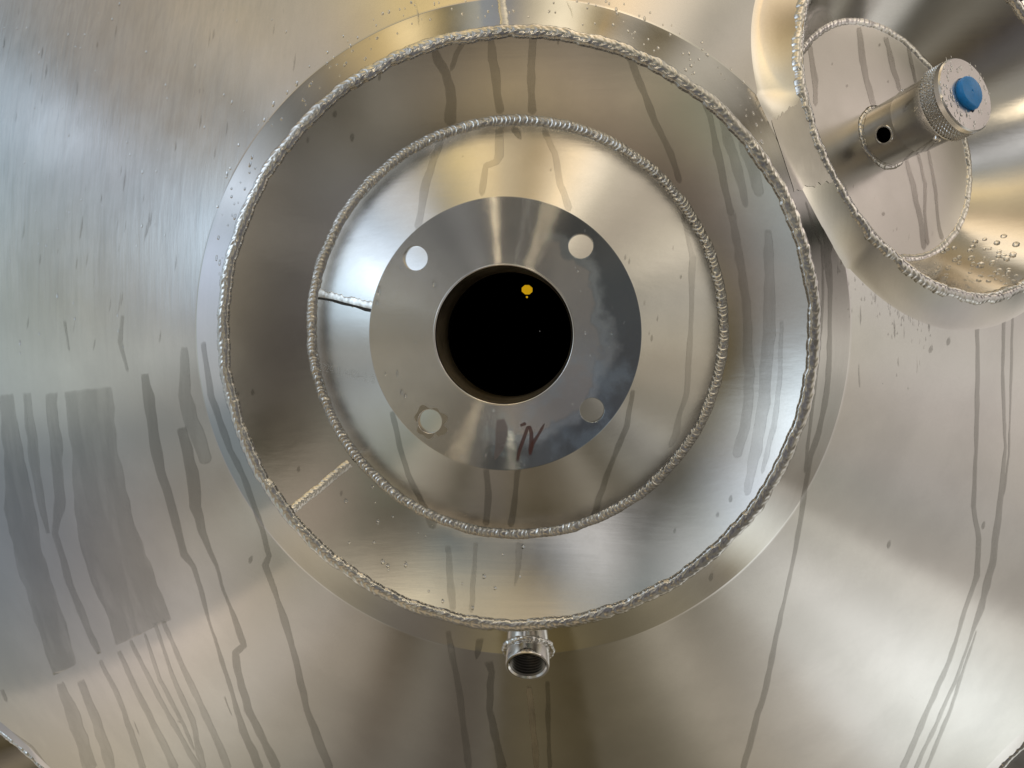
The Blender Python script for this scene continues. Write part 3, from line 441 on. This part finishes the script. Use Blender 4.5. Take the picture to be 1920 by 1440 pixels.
# main collar
mb = MB(); sl_ = (.118-.078)/(.3158-.27055)                     # straight flank, then a soft radius into the shell
pr_ = [(.27055+(.3148-.27055)*k/6, .078+sl_*(.3148-.27055)*k/6) for k in range(7)]
A_, B_, C_ = pr_[-1], (.3158, .118), (.3168, .118+.47*.0010-.0001)
pr_ += [tuple((1-k)**2*A_[q]+2*k*(1-k)*B_[q]+k*k*C_[q] for q in (0, 1)) for k in np.linspace(0, 1, 9)[1:]]+[(.3190, .118+.47*.0032+.0008)]
p_ = np.arange(720)/720*2*PI; rr_ = np.array([q[0] for q in pr_]); yy_ = np.array([q[1] for q in pr_])
G = np.stack([np.outer(np.cos(p_), rr_), np.tile(yy_, (720, 1)), np.outer(np.sin(p_), rr_)+np.tile(shift(rr_), (720, 1))], 2)
mb.grid(G, closed=True)
at_c = (lambda x, y: (lambda X: X+nrm(X)*.0002)(at(x, y)), nrm)

CD = rand_drops(150, 400, 1450, 0, 560, a=(.8, 2.4), l=(1, 2.6), cond=lambda x, y: ell(x, y, 970, 613, 566, 580) > 1 and ell(x, y, 971, 608, 616, 640) < 1)
drops(mb, CD, surf=at_c, mi=2)
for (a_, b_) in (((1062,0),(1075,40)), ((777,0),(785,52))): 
    ribbon(mb, [(a_[0],a_[1],3),((a_[0]+b_[0])/2+3,(a_[1]+b_[1])/2,5),(b_[0],b_[1],2)], surf=at_c, mi=3, lift=.0002)  # bright wet glints painted as pale ribbons
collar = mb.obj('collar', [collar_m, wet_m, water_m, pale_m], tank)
def path_weld(p0, p1, hw_px, h, pitch, name, parent, mats=None, surf=None, n=24, lift=0, **k):
    at_, nr_ = surf if surf else (at, nrm)
    P = [at_(p0[0]+(p1[0]-p0[0])*t, p0[1]+(p1[1]-p0[1])*t) for t in np.linspace(0, 1, n)]; Nn = [nr_(p) for p in P]
    P = np.array(P); Nn = np.array(Nn); T = np.gradient(P, axis=0); S = np.cross(T, Nn); P = P+Nn*lift
    s = np.linalg.norm(P.mean(0)-CAM)/FPX
    return weld(P, S, Nn, hw_px*s, h, pitch, False, name, parent, mats=mats, **k)
path_weld((938,-25), (947,58), 7, .0007, .0016, 'seam_weld', collar, mats=seam_m, surf=at_c, amp=.15, per=3, lift=.0006)
# ground patch bridging the two collars
from mathutils.bvhtree import BVHTree
def bvh_surf(objs):
    tr = [BVHTree.FromPolygons([v.co[:] for v in o.data.vertices], [p.vertices[:] for p in o.data.polygons]) for o in objs]
    def f(px, py):
        d = pray(px, py); best = None
        for t_ in tr:
            h = t_.ray_cast(Vector(CAM), Vector(d))
            if h[0] is not None and (best is None or h[3] < best[3]): best = h
        return np.array(best[0]) if best else at(px, py)
    return f, (lambda P: nrm(P))
# recess ring
mb = MB(); mb.grid(rotgrid(.1988, .27055, 30), closed=True)
R1 = [[(812,86,14),(821,115,18),(836,139,20),(843,163,22),(845,192,22),(843,236,25)], [(871,74,10),(855,103,12),(845,134,9)],
 [(920,66,11),(924,105,18),(929,149,20),(934,187,18),(938,216,17)], [(999,62,16),(995,120,16),(996,168,15),(1000,216,19)],
 [(1170,94,12),(1185,116,16),(1207,172,15),(1229,231,14),(1257,287,14),(1276,345,12)],
 [(1313,175,8),(1332,219,12),(1347,297,16),(1360,359,14),(1372,406,16)]]
R1F = [[(1372,400,16),(1385,470,18),(1398,560,18),(1405,700,20),(1398,800,22),(1380,860,18)],[(1347,200,8),(1366,266,20),(1382,312,20),(1399,390,14)],[(1388,262,14),(1410,312,24),(1425,370,18)],
 [(1440,430,16),(1443,560,24),(1440,650,26),(1432,750,26),(1416,850,22),(1400,930,14)],[(1465,600,8),(1462,720,10),(1450,800,12),(1428,890,10)],
 [(840,1022,12),(845,1100,14),(850,1148,16)],[(892,1016,9),(888,1080,10),(884,1150,12)],[(975,1012,14),(972,1060,14),(965,1100,5)]]
for p in R1: ribbon(mb, p, mi=1)
for p in R1F: ribbon(mb, p, mi=2)
for x, y, a_, b_ in [(628,214,6,8),(660,257,6,9),(577,262,5,9),(572,245,4,7),(545,275,3,7),(529,294,3,8),(507,320,3,9),(475,385,4,10),(455,430,3,7),(712,145,5,8),(1047,78,4,8),(1260,150,4,10),(1280,158,4,8),(1296,160,3,7),(1230,118,3,7),(1218,114,3,8),(474,735,5,8),(447,738,4,6),(560,880,5,7),(640,925,4,7),(1265,995,4,7),(1370,935,5,8),(1345,965,5,7),(660,262,4,5)]:
    ribbon(mb, [(x+1,y-b_,a_*.6),(x,y,a_*1.6),(x-1,y+b_,a_)], mi=1, cols=3)
drops(mb, rand_drops(26, 600, 1000, 900, 1140, a=(1.5, 3.5), l=(1, 1.8), cond=lambda x, y: ell(x, y, 971, 612, 400, 405) > 1 and ell(x, y, 969, 615, 540, 548) < 1), mi=3)
ring = mb.obj('recess_ring', [ring_m, ringwet_m, ringfaint_m, water_m], tank)
path_weld((655,868), (538,964), 8, .0016, .0036, 'seam_weld', ring, mats=seam_m, amp=.8, per=4, bend=1.2)
# neck cone
mb = MB(); mb.grid(rotgrid(.062, .1988, 44), closed=True)
R2 = [[(830,256,15),(808,312,16),(795,360,16),(782,432,15)], [(936,238,16),(937,290,18),(930,303,16),(911,311,14),(903,369,12)],
 [(1018,240,9),(1024,252,14),(1041,287,13),(1050,344,13),(1069,397,14)], [(1278,401,8),(1287,434,9),(1299,484,12),(1296,528,13),(1297,593,11),(1292,665,12),(1287,737,12),(1274,780,11),(1268,812,14),(1255,840,10)],
 [(735,770,10),(750,840,12),(765,890,12),(790,940,13),(815,992,16)], [(912,878,13),(915,930,14),(911,988,16)], [(985,850,8),(970,885,12),(965,940,13),(957,990,14)],
 [(1187,730,10),(1175,800,12),(1150,860,12),(1125,930,13),(1112,978,14)], [(958,236,14),(970,250,16),(978,262,8)]]
for i, p in enumerate(R2): ribbon(mb, p, mi=1 if i > 3 else 2)
for x, y, a_, b_ in [(1209,567,3,8),(1233,597,3,8),(1217,625,3,6),(1222,634,4,8),(1277,519,4,5),(1172,483,4,7),(1180,490,3,7),(1262,465,3,6),(868,293,2,2),(1033,318,3,4)]:
    ribbon(mb, [(x+1,y-b_,a_*.6),(x,y,a_*1.5),(x-1,y+b_,a_)], mi=1, cols=3)
neck = mb.obj('neck_cone', [neck_m, ringwet_m, ringfaint_m], tank)
path_weld((596,550), (702,576), 8, .0005, .006, 'seam_weld', neck, mats=seam_m, amp=.3, per=3, wob=.22)
mb = MB(); ribbon(mb, [(597,560,3),(625,565,5),(650,571,6),(672,576,5),(700,583,5)], mi=0, lift=.0005, jag=.4, clip=lambda x: 2000); mb.obj('seam_gap', gap_m, neck)
DIG = {'7': '1111100001000100010001000010000100', '2': '0111010001000010001000100010001111', '4': '0001000110010101001011111000100001', '1': '0010001100001000010000100001000111', '.': '00000000000000000000000000000001000', '0': '01110100011001110101110011000101110', '-': '00000000000000011111000000000000000', '5': '11111100001111000001000011000101110', ' ': ''}
mb = MB()
for i, ch in enumerate('7724 1.4404-2.5'):
    for k_, bit in enumerate(DIG[ch].ljust(35, '0')):
        if bit == '1':
            rx, ry = k_ % 5, k_//5
            x = 598+i*7.0+rx*1.25; y = 680+(x-598)*.235+ry*2.2
            if ell(x, y, 946, 625, 257, 259) < 1: continue
            V = [at(x+a_, y+b_)+nrm(at(x+a_, y+b_))*.0003 for a_, b_ in ((-.55, -.35), (.55, -.25), (.55, .35), (-.55, .25))]; mb.add(V, [(0, 1, 2, 3)])
mb.obj('stamped_number', stamp_m, neck, smooth=False)
# weld beads of the main opening
circ_weld(np.array([0, .078, -.0024]), Y_, .27055, 8, 'rim_weld', tank, hw=.0054, h=.0017, pitch=.0068, bend=1.5, wob=.18, amp=.70, per=30, jit=.22)
circ_weld(np.array([0, .1185, .0028]), Y_, .1988, 0, 'inner_weld', tank, hw=.0060, h=.0025, pitch=.0043, bend=1.5, wob=.10, amp=.85, per=26, jit=.25)
# flange, a plate with four bolt holes
R_F, R_B, T_F = .11032, .05625, .010
fp = on_plane(np.array([0, 0, 0.]), np.array([0, -1., 0]))
holes = [(fp[0](x, y), .0099) for x, y in ((779, 484), (1089, 461), (806, 790), (1110, 769))]
cu = bpy.data.curves.new('flange', 'CURVE'); cu.dimensions = '2D'; cu.fill_mode = 'BOTH'
def circ2(x, z, r, n):
    sp = cu.splines.new('POLY'); sp.points.add(n-1); sp.use_cyclic_u = True
    for i in range(n): sp.points[i].co = (x+r*math.cos(2*PI*i/n), z+r*math.sin(2*PI*i/n), 0, 1)
circ2(0, 0, R_F-.0005, 256); circ2(0, 0, R_B+.0005, 160)
for P, r in holes: circ2(P[0], P[2], r+.0004, 64)
cu.extrude = T_F/2-.0005; cu.bevel_depth = .0005; cu.bevel_resolution = 2
tmp = bpy.data.objects.new('tmp', cu); scn.collection.objects.link(tmp); bpy.context.view_layer.update()
me = bpy.data.meshes.new_from_object(tmp.evaluated_get(bpy.context.evaluated_depsgraph_get()))
bpy.data.objects.remove(tmp); bpy.data.curves.remove(cu)
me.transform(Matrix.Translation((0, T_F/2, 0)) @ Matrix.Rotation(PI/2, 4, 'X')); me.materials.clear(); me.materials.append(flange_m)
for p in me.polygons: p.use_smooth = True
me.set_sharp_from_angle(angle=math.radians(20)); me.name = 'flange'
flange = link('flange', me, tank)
mb = MB(); NI = 4e-4
ribbon(mb, [(975.6,798,5),(985,794,6),(986,793.5,5)], surf=fp, lift=NI, jag=0)
ribbon(mb, [(970,863,6),(974.6,843,7),(982,822,7),(989,802,6),(993,800,6),(996.5,812,7),(996,833,8),(993,853,9)], surf=fp, lift=NI, jag=.03)
ribbon(mb, [(994,852,5),(999,831,7),(1011,812,5),(1021,794,5)], surf=fp, lift=NI*1.4, jag=.03)
mb.obj('marker_writing', pen_m, flange, smooth=False)
mb = MB(); ribbon(mb, [(938,786,14),(940,800,22),(940,815,24),(936,840,16),(928,862,4)], surf=fp, lift=2e-4, mi=0, jag=.05)
mb.obj('marker_smear', smear_m, flange, smooth=False)
mb = MB(); hp = holes[2][0]; G = []
for k in range(64):
    a = 2*PI*k/64; ro = .0125+.0016*math.sin(a*3+1)+.0012*math.sin(a*7)+(.004 if 5.2 < a < 5.9 else 0)
    G.append([hp+np.array([math.cos(a)*r, -.00025, math.sin(a)*r]) for r in (.0101, (ro+.0101)/2, ro)])
mb.grid(np.array(G), closed=True); mb.obj('hole_stain', stain_m, flange)
mb = MB(); dl = [(898,378,2,5),(735,493,1.5,5),(751,502,2,4),(711,545,3,9),(707,568,3,6),(814,533,4,6),(800,526,2,3),(990,398,1.5,8),(993,425,1.5,12),(1146,626,3,3.5),(1083,508,2,3),(925,769,3,4),(903,783,2,4),(910,853,4,4),(866,856,3.5,5),(785,430,2,2),(745,700,2,7),(753,735,3,6),(760,742,3,5),(1170,604,1.5,4)]
drops(mb, dl+rand_drops(26, 710, 1180, 390, 860, a=(.8, 1.8), l=(1, 3), cond=lambda x, y: 150 < math.hypot(x-946, y-625) < 245), surf=fp)
o = mb.obj('water_drops', water_m, flange); o['kind'] = 'stuff'
# pitted gasket rim round the bore and the bore itself
mb = MB(); lathe(mb, np.zeros(3), np.array([0, 1., 0]), [(.0572, -.0002), (.0566, -.0005), (.0560, -.0003), (.0556, .0006), (.0552, .0015)], 160); mb.obj('bore_rim', sock_m, flange)
mb = MB(); lathe(mb, np.zeros(3), np.array([0, 1., 0]), [(.0553, .0012), (.0556, .020), (.0548, .022), (.0548, .040), (.0553, .0405), (.0553, .0655)], 160)
bore = mb.obj('bore', bore_m, tank)
mb = MB(); lathe(mb, np.zeros(3), np.array([0, 1., 0]), [(.069, .0095), (.069, .062)], 160); mb.obj('neck_pipe', pipe_m, tank)
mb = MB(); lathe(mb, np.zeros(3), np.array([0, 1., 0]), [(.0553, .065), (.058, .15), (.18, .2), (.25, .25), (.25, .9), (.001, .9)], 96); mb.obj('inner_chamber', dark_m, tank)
# side nozzles
def nozzle(c, n, full=True):
    mats = []
    u, v, n = frame(n); t = np.arange(360)/360*2*PI; rd = np.cos(t)[:, None]*u+np.sin(t)[:, None]*v
    G = []; rim = []
    def drop(P0):
        lo, hi = -.03, .3
        for _ in range(30):
            mid = (lo+hi)/2
            if gfun(P0-n*mid) > 0: hi = mid
            else: lo = mid
        return hi
    hs = np.array([drop(c+r_*NR) for r_ in rd]); hs = np.maximum(hs, 0)
    for i in range(360):
        r0 = c+rd[i]*(NR-hs[i]*.30*min(1, max(0, .45-1.3*rd[i][0])))-n*(hs[i]*.34); b0 = c+rd[i]*NRB; base_ = b0-n*(drop(b0)+.0006)
        hh = float((r0-base_)@n); fl = base_-r0+n*hh
        rim.append(r0); G.append([r0+fl*k-n*(hh*(1-(1-k)**1.25)) for k in np.linspace(0, 1, 9)])
    rim = np.array(rim)
    wl = MB(); wl.grid(np.array([[c-n*ND+rd[i]*NFR+(rim[i]-(c-n*ND+rd[i]*NFR))*k for k in np.linspace(0, 1, 9)] for i in range(360)]), closed=True)
    wl.obj('recess_wall', [ring_m], tank)
    mb = MB(); mb.grid(np.array(G), closed=True)
    col = mb.obj('side_collar', [collar_m], tank)
    cdir = np.array([g[3]-g[0] for g in G]); wdir = (c-n*ND+rd*NFR)-rim
    cdir /= np.linalg.norm(cdir, axis=1)[:, None]; wdir /= np.linalg.norm(wdir, axis=1)[:, None]
    S_ = cdir-wdir; S_ /= np.linalg.norm(S_, axis=1)[:, None]; N_ = -(cdir+wdir); N_ /= np.linalg.norm(N_, axis=1)[:, None]
    weld(rim-N_*(.0056*.85*np.abs((cdir*N_).sum(1)))[:, None], S_, N_, closed=True, name='side_rim_weld', parent=tank, hw=.0058, h=.0034, pitch=.0066, wob=.20, amp=.22, per=26, bend=.8)
    return col
side0 = nozzle(NZ, NN)
for c, n in CORN: nozzle(c, n)
mb = MB(); ps = bvh_surf([shell, collar, side0]); A4 = [(1447,228),(1500,188),(1570,338),(1489,356)]; G = []
for i in range(25):
    u = i/24; row = []
    for j in range(17):
        v = j/16; q = [(A4[0][k]*(1-v)+A4[1][k]*v)*(1-u)+(A4[3][k]*(1-v)+A4[2][k]*v)*u for k in (0, 1)]
        if i in (0, 24): q[1] += rng.uniform(-5, 5)
        X = ps[0](*q); row.append(X-pray(*q)*.0006)
    G.append(row)
mb.grid(np.array(G)); mb.obj('ground_patch', ground_m, tank)
FC = NZ-NN*ND
fs = on_plane(FC, NN)
mb = MB()
lathe(mb, FC, NN, [(.0001, 0), (NFR*.5, 0), (NFR, 0)], 128)
for p in [[(1610,50,10),(1617,110,13),(1625,150,12),(1640,205,12)],[(1660,68,10),(1675,130,11),(1688,172,10)],[(1702,80,8),(1709,120,9),(1718,160,8)],
          [(1698,296,10),(1713,350,12),(1727,420,12),(1733,470,13)],[(1720,285,7),(1735,345,8),(1734,400,7),(1740,462,9)],[(1740,280,7),(1753,350,8),(1761,430,8),(1768,452,9)],[(1518,84,10),(1528,150,14),(1530,200,10)]]:
    ribbon(mb, p, surf=fs, mi=1)
for x, y, a_, b_ in [(1656,401,5,5),(1588,161,3,4),(1665,153,3,3),(1681,430,2,5),(1675,432,2,3),(1704,445,2,8),(1748,440,2,8),(1560,120,2,4),(1649,84,3,4),(1600,350,2,4),(1640,370,2,3)]:
    ribbon(mb, [(x+1,y-b_,a_*.6),(x,y,a_*1.6),(x-1,y+b_,a_)], surf=fs, mi=1, cols=3)
mb.obj('recess_floor', [floor_m, floorwet_m], tank)
circ_weld(FC, NN, NFR, 0, 'floor_weld', tank, hw=.0058, h=.0022, pitch=.0075, wob=.15, amp=.4, per=18, bend=.6)
for c, n in CORN:
    mb = MB(); lathe(mb, c-n*ND, n, [(.0001, 0), (NFR, 0)], 96); mb.obj('recess_floor', [shell_m], tank)
# drips on the lower recess wall
def wall_at(px, py):
    v = pray(px, py); u_, v_, n_ = frame(NN); lo = None
    ts = np.arange(.5, 1.6, .002); P = CAM+v*ts[:, None]; d = P-FC; h = d@NN; rr_ = np.linalg.norm(d-h[:, None]*NN, axis=1)
    g = (rr_-(NFR+(NR-NFR)*h/ND)); ok = (h > 0) & (h < ND)
    s_ = np.where(ok[:-1] & (g[:-1] < 0) & (g[1:] >= 0))[0]
    k = s_[0] if len(s_) else int(np.argmin(abs(g)+(~ok)*9)); a_, b_ = g[k], g[min(k+1, len(g)-1)]
    f = 0 if a_ == b_ else a_/(a_-b_); f = min(max(f, 0), 1); return P[k]+(P[min(k+1, len(P)-1)]-P[k])*f
def wall_n(P):
    d = P-FC; h = d@NN; r_ = d-h*NN; r_ /= np.linalg.norm(r_); sl = (NR-NFR)/ND; n = -r_+NN*sl; return n/np.linalg.norm(n)
ws = (wall_at, wall_n)
mb = MB()
drops(mb, rand_drops(46, 1760, 1915, 430, 535, a=(2, 5), l=(.5, .9), cond=lambda x, y: y > 430+(1915-x)*.25 and ell(x, y, 1640, 262, 205, 250) > 1), surf=ws)
drops(mb, rand_drops(14, 1700, 1780, 490, 520, a=(2, 4), l=(.5, .9)), surf=ws)
o = mb.obj('water_drops', water_m, tank); o['kind'] = 'stuff'
# ------------------------------------------------------------------ vent pipe and its cap
VB = fs[0](1655, 258); u_, v_, n_ = frame(NN)
def proj(P):
    d = P-CAM; z = d@FWD; return 960+FPX*(d@RIGHT)/z, 720-FPX*(d@UP)/z
LC = min(np.arange(.05, .16, .0005), key=lambda l: abs(proj(VB+NN*l)[0]-1811)); LG = LC-.024
mb = MB(); lathe(mb, VB, NN, [(.0335, -.001), (.0335, LG*.52), (.0343, LG*.52+.0006), (.0346, LG*.52+.002), (.0346, LG+.002), (.029, LG+.002), (.029, .0)], 128)
pipe = mb.obj('vent_pipe', pipe_m, tank, angle=35)
# side hole cut through the pipe wall
def cyl_at(px, py):
    v = pray(px, py); ts = np.arange(.4, 1.3, .0005); P = CAM+v*ts[:, None]; d = P-VB; h = d@NN; rr_ = np.linalg.norm(d-h[:, None]*NN, axis=1)
    k = int(np.argmax((rr_ < .0335) & (h > 0))); return P[k]
HP = cyl_at(1657, 253); d = HP-VB; HN = d-(d@NN)*NN; HN /= np.linalg.norm(HN)
cb = MB(); lathe(cb, HP, HN, [(.0001, -.014), (.0082, -.014), (.0082, .01), (.0001, .01)], 48); cutter = cb.obj('cutter', pipe_m)
bm = bmesh.new(); bm.from_mesh(pipe.data); bmesh.ops.remove_doubles(bm, verts=bm.verts, dist=1e-5); bmesh.ops.recalc_face_normals(bm, faces=bm.faces); bm.to_mesh(pipe.data); bm.free()
bm = bmesh.new(); bm.from_mesh(cutter.data); bmesh.ops.remove_doubles(bm, verts=bm.verts, dist=1e-3); bmesh.ops.recalc_face_normals(bm, faces=bm.faces); bm.to_mesh(cutter.data); bm.free()
md = pipe.modifiers.new('hole', 'BOOLEAN'); md.object = cutter; md.operation = 'DIFFERENCE'; md.solver = 'EXACT'
bpy.context.view_layer.update()
nm = bpy.data.meshes.new_from_object(pipe.evaluated_get(bpy.context.evaluated_depsgraph_get()))
pipe.modifiers.clear(); pipe.data = nm; nm.name = 'vent_pipe'; bpy.data.objects.remove(cutter)
for p in nm.polygons: p.use_smooth = True
nm.set_sharp_from_angle(angle=math.radians(35))
mb = MB(); lathe(mb, VB, NN, [(.0001, .0005), (.0245, .0005), (.0245, LG), (.0001, LG)], 64); mb.obj('pipe_shade_core', dark_m, pipe)  # black cylinder added so the pipe looks dark inside
mb = MB(); lathe(mb, HP-HN*.0006, HN, [(.0080, -.002), (.0082, .0012), (.0090, .0018), (.0102, .0012), (.0106, -.001)], 48); mb.obj('hole_rim', sock_m, pipe)
circ_weld(VB, NN, .0348, 30, 'base_weld', pipe, hw=.0034, h=.0024, pitch=.0050, wob=.2, amp=.35, per=7)
mb = MB()
cs = (cyl_at, lambda P: (lambda q: q/np.linalg.norm(q))((P-VB)-((P-VB)@NN)*NN))
drops(mb, rand_drops(26, 1690, 1745, 160, 225, a=(.9, 2), l=(.9, 1.6)), surf=cs); o = mb.obj('water_drops', water_m, pipe); o['kind'] = 'stuff'
cap = bpy.data.objects.new('knurled_cap', None); scn.collection.objects.link(cap)
CC = VB+NN*LG
cap.location = Vector(CC); cap['label'] = 'knurled round steel screw cap on the vent pipe, beaded with water'; cap['category'] = 'screw cap'
bpy.context.view_layer.update()
def child(o, parent):                                        # keeps the world place of the mesh
    o.parent = parent; o.matrix_parent_inverse = Matrix.Translation(-parent.location); return o
CR, CH = .0385, .0240
prf = [(.030, 0), (CR-.0015, 0), (CR-.0004, .0008), (CR-.0004, .002)]
mb = MB(); lathe(mb, CC, NN, prf, 128); 
lathe(mb, CC, NN, [(CR-.0004, CH-.0065), (CR+.0001, CH-.0062), (CR+.0001, CH-.0015), (CR-.0012, CH), (.0168, CH), (.0160, CH-.0012), (.0001, CH-.0012)], 160)
child(mb.obj('cap_body', cap_m, angle=30), cap)
seg, nh = 840, 28; t = np.arange(seg)/seg*2*PI; h_ = np.linspace(.002, CH-.0065, nh); Tg, Hg = np.meshgrid(t, h_, indexing='ij')
K = 66; tri = lambda x: 2*np.abs(x-np.floor(x+.5)); kz = K/(2*PI*CR)
kn = np.maximum(tri(K*Tg/(2*PI)+kz*Hg*.9), tri(K*Tg/(2*PI)-kz*Hg*.9)); rr_ = CR-.0017+.0017*(1-kn)*1.6
G = CC+NN*Hg[..., None]+rr_[..., None]*(np.cos(Tg)[..., None]*u_+np.sin(Tg)[..., None]*v_)
mb = MB(); mb.grid(G, closed=True); child(mb.obj('knurled_grip', cap_m, smooth=False), cap)
cf = on_plane(CC+NN*CH, NN); capc = CC+NN*CH
mb = MB(); dl = []
while len(dl) < 70:
    x, y = rng.uniform(1760, 1865), rng.uniform(105, 250); X = cf[0](x, y)
    if .019 < np.linalg.norm(X-capc) < .040 and (rng.random() < .35 or x < 1800): dl.append((x, y, rng.uniform(.8, 1.8), rng.uniform(1.5, 5)))
drops(mb, dl, surf=cf); o = child(mb.obj('water_drops', water_m), cap); o['kind'] = 'stuff'
# locking lug under the grip
LP = VB+NN*.055-v_*0; 
def side_pt(px, py, R):
    v = pray(px, py); ts = np.arange(.4, 1.3, .0005); P = CAM+v*ts[:, None]; d = P-VB; h = d@NN; rr_ = np.linalg.norm(d-h[:, None]*NN, axis=1); return P[int(np.argmin(np.where(h > 0, np.abs(rr_-R), 9)))]
Q = side_pt(1768, 254, .0350); q = (Q-VB)-((Q-VB)@NN)*NN; q /= np.linalg.norm(q)
mb = MB(); lathe(mb, VB+NN*(LG-.006)+q*.033, q, [(.0042, 0), (.0042, .0035), (.0036, .0046), (.0018, .005), (.0017, .0035), (.0001, .0035)], 24); child(mb.obj('set_screw', sock_m, angle=30), cap)
# blue plug pressed into the cap
plug = bpy.data.objects.new('blue_plug', None); scn.collection.objects.link(plug)
PC = cf[0](1813, 175); plug.location = Vector(PC); plug['label'] = 'bright blue round plastic plug pressed into the middle of the knurled cap'; plug['category'] = 'plug'
bpy.context.view_layer.update()
mb = MB(); seg = 96; t = np.arange(seg)/seg*2*PI
prf = [(.0150, -.002), (.0156, .0), (.0158, .0042), (.0152, .0054), (.0140, .0058), (.0040, .0054), (.0024, .0058), (.0012, .0056), (.0005, .0046), (.0001, .0046)]
dirn = frame(NN); down = np.array([.25, 0, -1.]); down -= (down@NN)*NN; down /= np.linalg.norm(down)
G = []
for a in t:
    rd = math.cos(a)*u_+math.sin(a)*v_; kk = max(0, rd@down)**26
    G.append([PC+NN*h+rd*r*(1+.16*kk*(r > .012)) for r, h in prf])
mb.grid(np.array(G), closed=True); child(mb.obj('plug_head', blue_m), plug)
mb = MB(); P0 = PC+down*.0178+NN*.0007; pe = np.cross(down, NN); V = [P0+pe*.0035, P0-pe*.0035, P0+down*.0012-pe*.001, P0+down*.0022, P0+down*.0012+pe*.001]; V += [p-NN*.0006 for p in V]
mb.add(V, [(0, 1, 2, 3, 4), (5, 9, 8, 7, 6)]+[(i, i+5, (i+1) % 5+5, (i+1) % 5) for i in range(5)]); child(mb.obj('slit', blue_in, smooth=False), plug)
# ------------------------------------------------------------------ threaded drain socket
SB = at(990, 1217); SN = nrm(at(990, 1300)); SN = SN+np.array([0.0, 0, -.05]); SN /= np.linalg.norm(SN)
SL = .020
mb = MB(); lathe(mb, SB, SN, [(.0212, -.008), (.0212, SL-.0012), (.0208, SL-.0002), (.0202, SL), (.0186, SL-.0002), (.0172, SL-.0018)], 128)
z = SL-.0018; pr = [(.0172, z)]
while z > SL-.026: pr += [(.0154, z-.0012), (.0154, z-.0016), (.0176, z-.0027), (.0176, z-.0031)]; z -= .0031
lathe(mb, SB, SN, pr, 96, mi=1); sock = mb.obj('drain_socket', [sock_m, thread_m], tank, angle=25)
mb = MB(); lathe(mb, SB, SN, [(.0176, z), (.0001, z)], 48); mb.obj('socket_bottom', dark_m, sock)  # black disc in place of the shade deep in the socket
# its bead follows the shell
tt = np.arange(200)/200*2*PI; su, sv, sn = frame(SN); P = []; S = []; Nn = []
for a in tt:
    rd = math.cos(a)*su+math.sin(a)*sv; b0 = SB+rd*.0222; hh = np.arange(.016, -.03, -.0003)
    g = gfun(b0+SN*hh[:, None]); hi = -hh[int(np.argmax(g > 0))] if (g > 0).any() else 0
    X = b0-SN*hi; P.append(X); S.append(rd); Nn.append(nrm(X)*.7+rd*.3)
weld(np.array(P), np.array(S), np.array(Nn), .0042, .0030, .0045, True, 'base_weld', sock, wob=.22, amp=.5, per=6)
# ------------------------------------------------------------------ small yellow light seen through the bore: glowing disc for a lit opening
gp = on_plane(np.array([0, .6, 0]), np.array([0, -1., 0]))
G0 = gp[0](988, 543); mb = MB(); K = 8; r_ = 10.5*np.linalg.norm(G0-CAM)/FPX
V = [G0+np.array([math.cos(2*PI*(k+.5)/K)*r_, 0, math.sin(2*PI*(k+.5)/K)*r_*.86]) for k in range(K)]; V += [p+np.array([0, .01, 0]) for p in V]
mb.add(V, [tuple(range(K)), tuple(range(2*K-1, K-1, -1))]+[(i, i+K, (i+1) % K+K, (i+1) % K) for i in range(K)])
gl = mb.obj('lit_opening', glow_m, smooth=False); gl['label'] = 'small yellow light glowing inside the black bore'; gl['category'] = 'light_spot'
mb = MB(); G1 = gp[0](988, 557); V = [G1+np.array([math.cos(2*PI*k/K)*r_*.2, 0, math.sin(2*PI*k/K)*r_*.2]) for k in range(K)]; mb.add(V, [tuple(range(K))]); mb.obj('lit_opening_tail', glow_m, gl, smooth=False)
